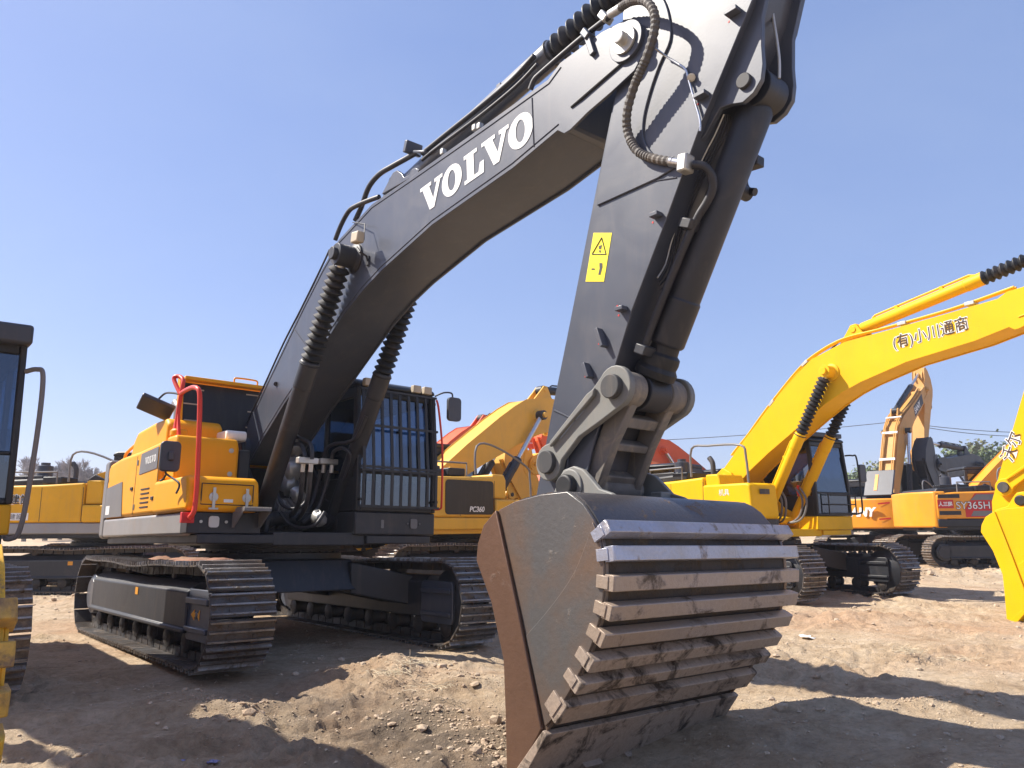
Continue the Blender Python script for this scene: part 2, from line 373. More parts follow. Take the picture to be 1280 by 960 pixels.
def cylinder(root, name, p0, p1, y, r, frac, m, c, bell=False, boss=0, rodm='chrome', bm='rubber', barrel_extra=True):
    """hydraulic ram from p0 (base eye) to p1 (rod eye), both in the X-Z plane at y"""
    a = Vector((p0[0], y, p0[1])); b = Vector((p1[0], y, p1[1])); d = (b-a).normalized(); Lc = (b-a).length; Lb = Lc*frac
    mb = MB()
    mb.lathe(a+d*.06, b, [(0, r*.75), (.06, r), (Lb-.40, r), (Lb-.39, r*1.07), (Lb-.08, r*1.07), (Lb-.06, r*.95)], 28)
    mb.cyl(a+Vector((0, -r*.9, 0)), a+Vector((0, r*.9, 0)), r*1.1)
    # oil pipe along the barrel
    side = d.cross(Vector((0, 1, 0))).normalized()
    q = [a+d*(.35)+side*(r*1.05), a+d*.42+side*(r*1.35), a+d*(Lb-.25)+side*(r*1.35), a+d*(Lb-.17)+side*(r*1.0)]
    if barrel_extra: mb.tube(q, .022, 8); [mb.box(a+d*t+side*(r*1.2), (.06, .07, .06)) for t in (Lb*.35, Lb*.7)]
    o = mb.build(name, m, root, bevel=.004)
    rd = MB(); rd.cyl(a+d*(Lb-.06), b-d*r*.9, r*.55, n=20)
    rd.build('rod', rodm, o)
    ey = MB(); ey.cyl(b+Vector((0, -r*.95, 0)), b+Vector((0, r*.95, 0)), r*1.15, n=28)
    ey.build('rod_eye', m, o, bevel=.006)
    if bell:
        be = MB(); bellows(be, a+d*(Lb-.08), b-d*r*1.25, r*.72, r*1.15, 15)
        be.build('bellows', bm, o)
    return o

def excavator(loc, yaw, label, c):
    hero = c.get('hero', False)
    root = empty('excavator', loc, yaw, label, 'excavator', 'excavators parked in the yard', c.get('tx', 0), c.get('ty', 0), c.get('scale', 1))
    body, bm_, cwm = c['body'], c['boom'], c.get('cw', c['body'])
    # ---- undercarriage (may be turned against the house)
    sl = c.get('swing', 0); base = root
    tr = [track(root, s, c) for s in (-1, 1)]
    cb = MB()
    cb.prism([(-1.0, .62), (1.15, .62), (1.0, .98), (.55, 1.0), (-.55, 1.0), (-.9, .98)], -.62, .62)
    for sx in (-1, 1):
        for sy in (-1, 1):
            cb.add([(sx*.35, sy*.55, .98), (sx*1.12, sy*.55, .95), (sx*1.12, sy*.55, .58), (sx*.35, sy*.55, .60),
                    (sx*.75, sy*1.28, .80), (sx*1.42, sy*1.28, .78), (sx*1.42, sy*1.28, .42), (sx*.75, sy*1.28, .42)],
                   [(0, 1, 2, 3), (4, 7, 6, 5), (0, 4, 5, 1), (3, 2, 6, 7), (1, 5, 6, 2), (0, 3, 7, 4)])
    cbo = cb.build('carbody', 'frame', root, bevel=.015)
    rg = MB(); rg.lathe((0, 0, .97), (0, 0, 1.16), [(0, .80), (.02, .88), (.09, .88), (.10, .80), (.14, .80), (.145, .86), (.19, .86)], 48)
    for k in range(36):
        a = 2*PI*k/36; rg.cyl((.84*math.cos(a), .84*math.sin(a), 1.05), (.84*math.cos(a), .84*math.sin(a), 1.085), .018, n=6)
    rg.build('swing_ring', 'frame', root)
    if sl:
        for o in tr+[cbo]: o.rotation_euler.z = sl
    # ---- deck frame
    dk = MB()
    dk.bx(-2.5, 1.3, -.55, .62, 1.15, 1.30); dk.bx(-2.4, 1.34, -1.40, -.552, 1.17, 1.27); dk.bx(-1.0, 1.34, .622, 1.55, 1.17, 1.27)
    for y in (-.46, .46):       # boom bracket plates
        dk.prism([(-.75, 1.301), (-.62, 1.9), (-.45, 2.5), (-.28, 2.62), (-.05, 2.5), (.10, 2.2), (.55, 1.75), (.82, 1.62), (.92, 1.45), (.90, 1.301)], y-.03, y+.03)
    dk.cyl((-.25, -.5, 2.40), (-.25, .5, 2.40), .09)
    dk.cyl((.72, -.58, 1.47), (.72, .58, 1.47), .085)
    dko = dk.build('deck_frame', c.get('deck', 'frame'), root, bevel=.012)
    # valve block and pipes between the brackets
    vb = MB(); vb.bx(-.55, .25, -.30, .30, 1.302, 1.75)
    for k in range(7):
        y = -.27+.09*k; vb.tube([(.25, y, 1.40), (.45, y*.9, 1.36), (.62+.03*(k % 3), y*.8, 1.45+.05*(k % 2)), (.60, y*.7, 1.62), (.42, y*.6, 1.72)], .022, 8)
    vb.build('valve_block', 'cast' if hero else 'plastic', root, bevel=.01)
    # ---- counterweight
    cw = MB()
    xr = c.get('xr', -2.72)
    prof = [(xr+.42, -1.50), (xr+.08, -1.47), (xr-.16, -1.10), (xr-.30, -.5), (xr-.33, 0), (xr-.30, .5), (xr-.16, 1.10), (xr+.08, 1.47), (xr+.42, 1.50)]
    cw.prism([(a, b*(.994 if xr > -2.7 else 1)) for a, b in prof], 1.24, 2.34, 'z')
    cwo = cw.build('counterweight', cwm, root, bevel=.05, seg=3)
    # ---- right side body: skirt, doors
    sk = MB(); sk.bx(-2.29, 1.12, -1.50, -1.30, 1.255, 1.50)
    sk.build('skirt_panel', c.get('skirt', 'silver'), root, bevel=.03)
    sb = MB()
    zt = 2.33
    sb.prism([(-2.295, 1.505), (.10, 1.505), (.10, zt+.04), (-.8, zt), (-1.7, zt-.015), (-2.2, zt-.06), (-2.295, zt-.12)], -1.50, -.62)
    sbo = sb.build('side_body', body, root, bevel=.05, seg=3)
    for x in (-.85, .095): sm = MB(); sm.bx(x-.005, x+.005, -1.503, -1.499, 1.53, 2.27); sm.build('door_seam', 'plastic', sbo)
    if c.get('sidedecal', 1):
        dc = MB(); dc.prism([(-2.27, 1.52), (-1.35, 1.52), (-1.47, 1.98), (-2.27, 1.93)], -1.5035, -1.5065); dc.build('grey_decal', 'grey', sbo); dc = MB()
        dc.prism([(-.70, 2.02), (.05, 2.05), (.05, 2.31), (-.66, 2.28)], -1.5035, -1.5065)
        dco = dc.build('grey_decal', 'grey', sbo)
        if hero:
            wd, tot = serif_word()
            plate_text(wd, (-.46, -1.5085, 2.13), (1, 0, .02), (0, 0, 1), .085, 'white', dco, 'lettering', .001)
            q = MB(); q.bx(-2.20, -2.0, -1.509, -1.507, 1.56, 1.68); q.build('white_sticker', 'white', dco)
    # upper box in front (behind the toolbox) and toolbox
    ub = MB(); ub.prism([(.11, 1.90), (.50, 1.90), (.50, 2.30), (.44, 2.42), (.11, 2.42)], -1.44, -.70)
    ubo = ub.build('pump_cover', body, root, bevel=.035, seg=3)
    if hero:
        for z in (1.99, 2.27):
            q = MB(); q.lathe((.50, -.80, z), (.53, -.80, z), [(0, .03), (.006, .03), (.008, .018), (.012, .018)], 14); q.build('bolt', 'zinc', ubo)
    tb = MB(); tz = c.get('toolbox_top', 1.885)
    tb.prism([(.11, 1.505), (1.36, 1.505), (1.38, 1.60), (1.34, tz-.04), (1.26, tz), (.11, tz)], -1.54, -.76)
    tbo = tb.build('toolbox', body, root, bevel=.045, seg=3)
    if hero:
        q = MB()
        for (a, b_) in (((-1.40, 1.80), (-.84, 1.80)), ((-1.40, 1.58), (-.84, 1.58)), ((-1.40, 1.58), (-1.40, 1.80)), ((-.84, 1.58), (-.84, 1.80))):
            q.tube([(1.374, a[0], a[1]), (1.374, b_[0], b_[1])], .006, 6)
        q.build('lid_seam', 'plastic', tbo)
        for y in (-1.27, -.91):
            q = MB(); q.lathe((1.372, y, 1.66), (1.40, y, 1.66), [(0, .05), (.008, .05), (.010, .02), (.026, .02)], 16); q.bx(1.384, 1.396, y-.016, y+.016, 1.54, 1.76); q.bx(1.375, 1.40, y-.05, y+.05, 1.525, 1.545)
            q.build('latch', 'zinc', tbo, bevel=.003)
    lp = MB(); lp.bx(1.08, 1.30, -1.50, -.70, 1.275, 1.50); lp.bx(.2, 1.079, -1.29, -.70, 1.275, 1.50)
    lpo = lp.build('lower_panel', 'frame', root, bevel=.01)
    if hero:
        q = MB(); q.prism(rrect(-1.28, -1.17, 1.34, 1.46, .03), 1.301, 1.318, 'x'); q.build('lamp', 'lens', lpo)
        for y in (-1.36, -1.09): q = MB(); q.cyl((1.30, y, 1.40), (1.315, y, 1.40), .016, n=10); q.build('bolt', 'zinc', lpo)
        st = MB(); st.bx(1.34, 1.62, -1.02, -.72, 1.515, 1.545)
        for k in range(12): st.bx(1.345, 1.615, -1.01+.026*k, -1.002+.026*k, 1.545, 1.56)
        for y in (-1.02, -.725): st.prism([(1.30, 1.34), (1.345, 1.34), (1.60, 1.512), (1.30, 1.512)], y-.006, y+.006)
        st.build('step', 'grey', root)
    # engine hood and deck
    eh = MB()
    hp = [(-2.2, 2.30), (-1.9, 2.62), (-1.75, 2.68), (-.65, 2.68), (-.55, 2.62), (-.50, 2.30)]
    if hero:
        eh.prism([(-1.75, 2.305), (-1.60, 2.55), (-1.45, 2.66), (-.72, 2.70), (-.20, 2.70), (-.10, 2.62), (-.10, 2.345)], -1.38, -.70)
        eh.prism([(-2.2, 2.2), (-2.1, 2.45), (-.60, 2.45), (-.60, 2.2)], -.69, 1.35)
    else: eh.prism([(-2.25, 2.25), (-2.1, 2.46), (-.9, 2.5), (-.8, 2.25)], -1.2, 1.35)
    eho = eh.build('engine_hood', c.get('hood', body), root, bevel=.05, seg=3)
    lb = MB(); lb.bx(-2.295, -.55, .62, 1.50, 1.28, 2.24)
    lb.build('side_body', body, root, bevel=.04, seg=3)
    cl = MB(); cl.bx(-2.29, -.76, -.615, .615, 1.301, 2.24); cl.build('engine_bay', 'plastic', root)
    if hero:
        # raised hood lid with insulation
        hd = MB(); R = Matrix.Rotation(math.radians(-8), 3, 'Y')
        hc = Vector((-.35, -.64, 2.90))
        hd.box(hc, (.05, 1.16, .72), R); hdo_ = hd
        for yy in (-1.20, -.08): hdo_.box(Vector((-.32, yy, 2.90)), (.11, .05, .74), R)
        hdo_.box(Vector((-.27, -.64, 3.24)), (.11, 1.10, .05), R); hdo_.box(Vector((-.37, -.64, 2.55)), (.11, 1.10, .07), R)
        hdo = hdo_.build('open_hood_lid', body, root, bevel=.012)
        q = MB(); q.box(hc+R @ Vector((.034, 0, 0)), (.016, 1.04, .60), R); q.build('insulation', 'plastic', hdo)
        q = MB()
        for (y, z) in ((-.38, .22), (-.42, .02), (-.40, -.2), (.40, .24), (.42, 0), (.40, -.22)): q.box(hc+R @ Vector((.046, y, z)), (.008, .22, .016), R)
        q.build('clip', 'tan', hdo)
        q = MB(); q.tube(spline([(-.26, -.55, 3.26), (-.26, -.55, 3.32), (-.26, -.50, 3.335), (-.26, -.30, 3.335), (-.26, -.24, 3.32), (-.26, -.24, 3.26)], 4), .012, 8); q.build('handle', body, hdo)
        q = MB(); q.lathe((-.25, -.83, 2.345+.09), (-.25, -.83, 2.7), [(0, .07), (.05, .075), (.09, .05), (.1, .05)], 18)
        wt = MB(); wt.prism(rrect(-.20, .25, 2.43, 2.56, .05), -.78, -.52); wt.build('coolant_tank', 'white', root, bevel=.02)
        q = MB(); q.lathe((-.02+.1, -1.30, 2.36), (.08, -1.30, 2.6), [(0, .09), (.08, .09), (.09, .10), (.15, .10), (.16, .085), (.17, .085)], 20)
        q.build('filler_cap', 'amber', root, bevel=.006)
        q = MB(); q.tube(spline([(-1.15, -.95, 2.66), (-1.15, -.95, 2.86), (-1.18, -.95, 3.0), (-1.30, -.95, 3.08)], 6), .075, 18); q.build('exhaust_pipe', 'grey', root)
        q = MB(); q.tube(spline([(-2.35, -1.30, 2.30), (-2.30, -1.30, 2.42), (-2.15, -1.30, 2.47), (-1.75, -1.30, 2.53), (-1.62, -1.30, 2.50), (-1.58, -1.30, 2.36)], 5), .022, 10); q.build('grab_handle', body, root)
        # battery box / panel between toolbox and boom
        q = MB(); q.bx(.05, .46, -.69, -.53, 1.31, 2.30); q.build('side_duct', 'plastic', root, bevel=.03)
    else:
        q = MB()
        q.tube(spline([(1.25, -1.45, tz), (1.22, -1.45, tz+.5), (1.1, -1.45, tz+.75), (.2, -1.40, 3.02), (-.3, -1.38, 3.0), (-.34, -1.38, 2.4)], 4), .024, 8)
        q.tube([(-.6, -1.4, 2.35), (-.6, -1.4, 2.62), (-1.6, -1.4, 2.62), (-1.6, -1.4, 2.32)], .02, 8)
        q.build('handrail', c.get('rail', 'grey'), root)
        q = MB(); q.lathe((-1.5, -.5, 2.4), (-1.5, -.5, 3.0), [(0, .08), (.12, .08), (.14, .17), (.42, .17), (.44, .10), (.5, .10)], 20); q.build('air_cleaner', 'mirror', root)
        q = MB(); q.tube(spline([(-1.2, .2, 2.46), (-1.2, .2, 2.8), (-1.3, .2, 2.95)], 5), .06, 12); q.build('exhaust_pipe', 'grille', root)
        q = MB(); q.bx(-1.0, -.55, -1.3, -.7, 2.36, 2.52); [q.bx(-2.0, -1.1, -1.15+.13*k, -1.08+.13*k, 2.46, 2.56) for k in range(4)]; q.build('vent_box', 'plastic', root, bevel=.02)
    # ---- cab
    cx0, cx1, cy0, cy1 = -.42, 1.37, .44, 1.60
    z0, z1 = 1.56, 3.12
    def xfr(z): return cx1-(.10*max(0, (z-2.1)/1.0))
    cf = MB()
    th = .06
    for y in (cy0, cy1-th):
        cf.prism([(cx1-.09, z0), (cx1, z0), (xfr(2.2), 2.2), (xfr(z1), z1), (xfr(z1)-.09, z1)], y, y+th)    # front posts
        cf.bx(cx0, cx0+.10, y, y+th, z0, z1); cf.bx(.42, .50, y+.002, y+th-.002, z0, z1)
        cf.bx(cx0+.1, cx1-.09, y+.001, y+th-.001, z1-.14, z1-.001); cf.bx(cx0+.1, cx1-.09, y+.001, y+th-.001, z0, z0+.42)
    cf.bx(xfr(z1)-.09, xfr(z1)-.002, cy0+th, cy1-th, z1-.10, z1-.001); cf.bx(cx1-.09, cx1-.002, cy0+th, cy1-th, z0, z0+.06); cf.bx(cx0, cx0+.08, cy0+th, cy1-th, z0, z0+.9); cf.bx(cx0, cx0+.08, cy0+th, cy1-th, z1-.2, z1)
    cf.bx(cx1-.05, cx1-.012, cy0+th, cy1-th, 2.02, 2.06)
    cab = cf.build('cab', c.get('cabm', 'plastic'), root, bevel=.015)
    rf = MB(); rf.prism([(cx0-.02, z1), (xfr(z1)+.04, z1), (xfr(z1)+.02, z1+.06), (xfr(z1)-.1, z1+.11), (cx0+.1, z1+.12), (cx0-.02, z1+.07)], cy0-.01, cy1+.01); rf.build('roof', c.get('roofm', 'plastic'), cab, bevel=.03)
    gl = MB()
    gl.add([(cx1-.03, cy0+th, z0+.06), (cx1-.03, cy1-th, z0+.06), (cx1-.03, cy1-th, 2.02), (cx1-.03, cy0+th, 2.02)], [(0, 1, 2, 3)])
    gl.add([(cx1-.035, cy0+th, 2.06), (cx1-.035, cy1-th, 2.06), (xfr(z1)-.03, cy1-th, z1-.10), (xfr(z1)-.03, cy0+th, z1-.10)], [(0, 1, 2, 3)])
    gl.build('window', 'glass', cab)
    for y in (cy0+.03, cy1-.03):
        gl = MB(); gl.add([(cx0+.10, y, z0+.42), (.42, y, z0+.42), (.42, y, z1-.14), (cx0+.10, y, z1-.14)], [(0, 1, 2, 3)])
        gl.add([(.50, y, z0+.42), (cx1-.09, y, z0+.42), (xfr(z1)-.09, y, z1-.14), (.50, y, z1-.14)], [(0, 1, 2, 3)]); gl.build('window', 'glass', cab)
    gl = MB(); gl.add([(cx0+.04, cy0+th, z0+.9), (cx0+.04, cy1-th, z0+.9), (cx0+.04, cy1-th, z1-.2), (cx0+.04, cy0+th, z1-.2)], [(0, 1, 2, 3)]); gl.build('window', 'glass', cab)
    st = MB(); st.prism(rrect(.0, .50, z0+.30, z0+.46, .05), .78, 1.26); st.prism([(-.12, z0+.45), (.08, z0+.45), (-.02, z0+1.15), (-.20, z0+1.15)], .80, 1.24); st.bx(.15, .35, .9, 1.14, z0-.1, z0+.30)
    st.build('seat', 'plastic', cab, bevel=.02)
    cbz = MB(); cbz.bx(cx0, cx1-.01, cy0, cy1, 1.275, z0-.003)
    cbo2 = cbz.build('cab_base', c.get('cabbase', 'frame' if hero else body), cab, bevel=.02)
    for k, (y0_, y1_) in enumerate(((.50, .62), (.66, .78), (1.22, 1.34), (1.39, 1.51))) if c.get('lamps', hero) else []:
        q = MB(); q.bx(xfr(z1)+.02, xfr(z1)+.10, y0_, y1_, z1+.0, z1+.10); q.bx(xfr(z1)-.06, xfr(z1)+.02, (y0_+y1_)/2-.015, (y0_+y1_)/2+.015, z1+.04, z1+.06)
        q.build('work_light', 'tan', cab, bevel=.01)
    if c.get('guard'):
        q = MB(); x = cx1+.07
        def xg(z): return x-(.10*max(0, (z-2.1)/1.0))
        ys = [cy0+.05+(cy1-cy0-.10)*k/8 for k in range(9)]
        for y in ys:
            q.add([(xg(z)+dx, y+dy, z) for z in (1.62, 2.1, 3.08) for dx in (0, .012) for dy in (-.019, .019)],
                  [(0, 4, 5, 1), (2, 3, 7, 6), (0, 2, 6, 4), (1, 5, 7, 3), (4, 8, 9, 5), (6, 7, 11, 10), (4, 6, 10, 8), (5, 9, 11, 7), (0, 1, 3, 2), (8, 10, 11, 9)])
        for z in (1.62, 2.06, 2.10, 2.62, 3.08): q.box((xg(z)+.008, (cy0+cy1)/2, z), (.03, cy1-cy0-.02, .028))
        for z in (1.7, 3.0):
            for y in (cy0+.03, cy1-.03): q.bx(cx1-.03, xg(z), y-.015, y+.015, z-.015, z+.015)
        q.build('guard_grille', 'plastic', cab)
        q = MB(); q.prism(rrect(1.22, 1.32, 1.36, 1.48, .025), cx1-.009, cx1+.008, 'x'); [q.cyl((cx1-.01, y, 1.42), (cx1+.006, y, 1.42), .012, n=8) for y in (1.18, 1.36)]; q.build('socket', 'grey', cbo2)
    if c.get('lguard'):      # low bars in front of the lower window
        q = MB()
        for z in (1.62, 1.80, 2.0): q.tube([(cx1+.06, cy0+.3, z), (cx1+.06, cy1+.05, z)], .014, 6)
        for y in (cy0+.3, cy1+.05): q.tube([(cx1+.06, y, 1.58), (cx1+.06, y, 2.03)], .014, 6); q.tube([(cx1-.02, y-.04, 1.8), (cx1+.06, y, 1.8)], .012, 6)
        q.build('guard_rail', 'plastic', cab)
        q = MB(); q.bx(.2, 1.2, cy0+.1, cy1-.05, z1+.13, z1+.16); q.bx(1.15, 1.30, cy0+.1, cy1-.05, z1+.10, z1+.20); q.build('visor', 'mirror', cab, bevel=.02)
    # left mirror with rail
    q = MB()
    if hero: q.tube(spline([(1.40, 1.56, 3.05), (1.42, 1.58, 2.95), (1.44, 1.62, 2.6), (1.45, 1.64, 2.3), (1.45, 1.64, 1.72), (1.44, 1.63, 1.62), (1.38, 1.57, 1.61)], 5), .014, 10)
    elif c.get('nomirror'): q.tube(spline([(1.30, 1.60, 2.85), (1.38, 1.68, 2.87), (1.44, 1.73, 2.80), (1.47, 1.73, 2.3), (1.46, 1.70, 1.6), (1.42, 1.67, 1.30), (1.36, 1.62, 1.24), (1.30, 1.58, 1.24)], 6), .024, 10)
    else: q.tube(spline([(1.30, 1.60, 2.85), (1.40, 1.72, 2.85), (1.46, 1.78, 2.75), (1.48, 1.80, 1.75), (1.44, 1.76, 1.62), (1.34, 1.62, 1.60)], 5), .018, 10)
    q.build('mirror_rail', 'red' if hero else c.get('mrail', 'plastic'), cab)
    q = MB()
    if hero: q.tube(spline([(1.30, 1.60, 3.12), (1.42, 1.66, 3.16), (1.46, 1.76, 3.16), (1.46, 1.78, 3.10)], 4), .012, 8); q.prism(rrect(1.69, 1.90, 2.78, 3.10, .05), 1.45, 1.50, 'x')
    else: q.prism(rrect(1.80, 2.02, 2.28, 2.66, .05), 1.44, 1.50, 'x')
    if not c.get('nomirror'): q.build('mirror', 'mirror', cab, bevel=.012)

    # ---- boom, arm, bucket: three links turned from the reference pose
    ab, aa, ak = c.get('ab', 0), c.get('aa', 0), c.get('ak', 0)
    def tB(p): return rot2(p, FOOT, ab)
    def tA(p): return tB(rot2(p, TIP, aa))
    def tK(p): return tA(rot2(p, APIN, ak))
    def xf(f): return lambda v: Vector(((q := f((v.x, v.z))).x, v.y, q.y))
    bo = [tuple(p) for p in BOOM]
    W = .33
    mb = MB(); mb.xf = xf(tB)
    for s in (-1, 1): mb.prism(bo, s*W, s*(W-.022))
    core = [p for p in offset(bo, .022)]
    # the core stops where the fork begins
    top = [p for p in core[:13] if p[0] < 6.05]; bot = [p for p in core[19:] if p[0] < 5.95]
    mb.prism(top+[(5.95, 4.90), (5.93, 4.36)]+bot, -(W-.021), W-.021)
    for s in (-1, 1):
        mb.cyl((TIP.x, s*W, TIP.y), (TIP.x, s*(W+.03), TIP.y), .155, n=32)
        mb.cyl((FOOT.x, s*W, FOOT.y), (FOOT.x, s*(W+.06), FOOT.y), .15, n=28)
    boom = mb.build('boom', bm_, root, bevel=.004)
    for s in (-1, 1):
        gv = MB(); gv.xf = xf(tB)      # rib pressed on the fork side
        gv.tube([(5.93, s*(W+.002), 4.50), (6.05, s*(W+.004), 4.52), (6.55, s*(W+.004), 4.62)], [.012, .014, .012], 8)
        gv.build('weld_bead', 'plastic' if hero else bm_, boom)
    for s in (-1, 1):
        pn = MB(); pn.xf = xf(tB)
        pn.lathe((TIP.x, s*(W+.03), TIP.y), (TIP.x, s*(W+.2), TIP.y), [(0, .105), (.02, .105), (.022, .05), (.08, .05), (.085, .035)], 24)
        pn.build('boom_pin', 'zinc' if hero else bm_, boom, bevel=.004)
    # boom cylinders
    CB = Vector((.74, 1.47)); CT = Vector((2.52, 4.25)); CTt = tB(CT)
    for s in (-1, 1):
        cylinder(root, 'boom_cylinder', CB, CTt, s*.47, .105, c.get('bfrac', .62), c.get('cylm', bm_), c, bell=c.get('bell', True))
    cr = MB(); cr.xf = xf(tB); cr.cyl((CT.x, -.62, CT.y), (CT.x, .62, CT.y), .07, n=24)
    for s in (-1, 1): cr.lathe((CT.x, s*(W-.01), CT.y), (CT.x, s*.40, CT.y), [(0, .17), (.03, .17), (.05, .12), (.07, .11)], 28)
    cr.build('cylinder_pin', bm_ if not hero else 'hose', boom, bevel=.006)
    # arm cylinder on the boom back
    AC = tB((2.95, 5.03)); AL = tA(LUG)
    lg = MB(); lg.xf = xf(tB)
    for y in (-.13, .13): lg.prism([(2.55, 4.70), (2.80, 5.0), (2.90, 5.13), (3.02, 5.13), (3.10, 5.0), (3.25, 4.78)], y-.025, y+.025)
    lg.cyl((2.95, -.17, 5.03), (2.95, .17, 5.03), .06); lg.build('cylinder_bracket', bm_, boom, bevel=.008)
    cylinder(root, 'arm_cylinder', AC, AL, 0, .11, c.get('afrac', .62), c.get('acylm', c.get('cylm', bm_)), c, bell=c.get('bell', True))
    # arm
    ar = MB(); ar.xf = xf(tA); WA = .27
    for s in (-1, 1): ar.prism(ARM, s*WA, s*(WA-.018))
    ar.prism(offset(ARM, .02), -(WA-.017), WA-.017)
    for y in (-.18, .18):
        ar.prism([(7.50, 5.0), (7.70, 5.0), (7.60, 4.7), (7.517, 4.45), (7.50, 4.25), (7.50, 4.12), (7.48, 4.02), (7.42, 3.955), (7.339, 3.925), (7.25, 3.955), (7.17, 3.965), (7.05, 3.83), (7.0, 3.80), (7.0, 3.9), (7.3, 4.4)], y-.02, y+.02)
    for y in (-.15, .15):
        ar.prism([(6.55, 5.2), (6.62, 5.55), (6.78, 5.80), (6.92, 5.84), (7.05, 5.78), (7.2, 5.5)], y-.025, y+.025)
    for s in (-1, 1):
        ar.cyl((RPIN.x, s*WA, RPIN.y), (RPIN.x, s*(WA+.02), RPIN.y), .14, n=28)
    arm = ar.build('arm', c.get('armm', bm_), root, bevel=.004)
    db = MB(); db.xf = xf(tA)
    dl = [(6.45, 5.15), (6.72, 5.1), (6.82, 4.95), (6.865, 4.766), (6.861, 4.60), (6.76, 4.46), (6.67, 4.30), (6.60, 4.116), (6.60, 3.95), (6.70, 3.78), (6.85, 3.64), (6.70, 3.62), (6.13, 3.62), (6.14, 3.78), (6.33, 4.37), (6.40, 4.6)]
    for s in (-1, 1): db = MB(); db.xf = xf(tA); db.prism([tuple(p) for p in spline(dl[:11], 4)]+dl[11:], s*WA, s*(WA+.014)); db.build('doubler_plate', c.get('armm', bm_), arm, bevel=.013, seg=3)
    for s in (-1, 1): pp = MB(); pp.xf = xf(tA); pp.cyl((EPIN.x, s*.19, EPIN.y), (EPIN.x, s*.225, EPIN.y), .052, n=24); pp.build('pin', 'grille', arm, bevel=.006)
    pp = MB(); pp.xf = xf(tA)
    pp.cyl((RPIN.x, -(WA+.12), RPIN.y), (RPIN.x, WA+.12, RPIN.y), .085, n=28)
    pp.build('pin', 'grille', arm, bevel=.006)
    # bucket cylinder, rocker links, H link
    Et = tA(EPIN); Rt = tA(RPIN); Bt = tK(BPIN)
    # rocker joint from the two link lengths
    l1 = (JPIN-RPIN).length; l2 = (JPIN-BPIN).length; dd = (Bt-Rt); dl_ = dd.length; a_ = (l1*l1-l2*l2+dl_*dl_)/(2*dl_); h_ = math.sqrt(max(.001, l1*l1-a_*a_)); ud = dd.normalized(); nd = Vector((-ud.y, ud.x))
    c0 = (JPIN-RPIN); d0 = (BPIN-RPIN); sgn = 1 if d0.x*c0.y-d0.y*c0.x > 0 else -1
    Jt = Rt+ud*a_+nd*h_*sgn
    bco = cylinder(root, 'bucket_cylinder', Et, Jt, 0, .117, .83, c.get('bcylm', c.get('cylm', bm_)), c, bell=False, barrel_extra=False, bm='rubber')
    if c.get('boot', True):
        d2 = (Et-Jt).normalized(); q = MB()
        a = Vector((Jt.x, 0, Jt.y)); b = Vector((Et.x, 0, Et.y)); q.lathe(a+(b-a).normalized()*.11, b, [(0, .10), (.02, .145), (.07, .15), (.10, .13), (.14, .135), (.18, .13), (.20, .105), (.26, .10)], 28); q.build('rod_boot', 'rubber', bco)
    ang = math.atan2(Jt.y-Rt.y, Jt.x-Rt.x); LL = (Jt-Rt).length
    def lk(p): return (Rt.x+p[0]*math.cos(ang)-p[1]*math.sin(ang), Rt.y+p[0]*math.sin(ang)+p[1]*math.cos(ang))
    out = [lk(p) for p in arc(0, 0, .135, 70, 290, 14)+[(.12, -.075), (.35, -.055), (.55, -.10)]+arc(LL, 0, .15, -110, 110, 14)+[(.56, .12), (.5, .065), (.2, .060)]]
    for s in (-1, 1):
        q = MB(); q.prism(out, s*.30, s*.352)
        bar = [lk(p) for p in ((.10, .058), (LL-.16, .062), (LL-.12, .10), (LL-.2, .115), (.12, .09))]
        q.prism(bar, s*.352, s*.385)
        lo = q.build('rocker_link', c.get('linkm', 'link' if hero else bm_), root, bevel=.008)
        q = MB(); q.cyl((Jt.x, s*.352, Jt.y), (Jt.x, s*.40, Jt.y), .085, n=26); q.build('pin', 'grille', lo, bevel=.008)
    q = MB(); q.cyl((Jt.x, -.298, Jt.y), (Jt.x, -.135, Jt.y), .125, n=30); q.cyl((Jt.x, .135, Jt.y), (Jt.x, .298, Jt.y), .125, n=30)
    hd_ = (Bt-Jt); hl = hd_.length; ha = math.atan2(hd_.y, hd_.x)
    def hk(p): return (Jt.x+p[0]*math.cos(ha)-p[1]*math.sin(ha), Jt.y+p[0]*math.sin(ha)+p[1]*math.cos(ha))
    for s in (-1, 1): q.prism([hk(p) for p in ((.05, -.10), (hl*.5, -.075), (hl-.03, -.09), (hl+.02, .09), (hl*.5, .075), (.05, .10))], s*.16, s*.235)
    for t0, t1 in ((.18, .26), (.38, .44), (hl-.13, hl-.03)): q.prism([hk(p) for p in ((t0, -.05), (t1, -.05), (t1, .06), (t0, .06))], -.165, .165)
    q.cyl((Bt.x, -.27, Bt.y), (Bt.x, .27, Bt.y), .10, n=26)
    hlk = q.build('bucket_link', c.get('hlinkm', 'cast' if hero else bm_), root, bevel=.012)

    # bucket
    T = xf(tK); bk = c.get('bucket', 'bside')
    SH = [(5.72, 1.335), (5.95, 1.43), (6.2, 1.465), (6.40, 1.468), (6.52, 1.43), (6.62, 1.34), (6.70, 1.215), (6.735, 1.08), (6.735, .93), (6.71, .8), (6.65, .66), (6.57, .52), (6.46, .37), (6.32, .20), (6.16, .03), (6.02, -.13), (5.90, -.27)]
    sh = [tuple(p) for p in spline(SH, 3)]; inn = [tuple(V2(p)) for p in offset(sh+[(5.6, .5)], .03)][:len(sh)]
    BW = .905
    mb = MB(); mb.xf = T; mb.prism(sh+inn[::-1], -BW, BW)
    bkt = mb.build('bucket', c.get('bsheet', 'bsheet'), root, bevel=.004)
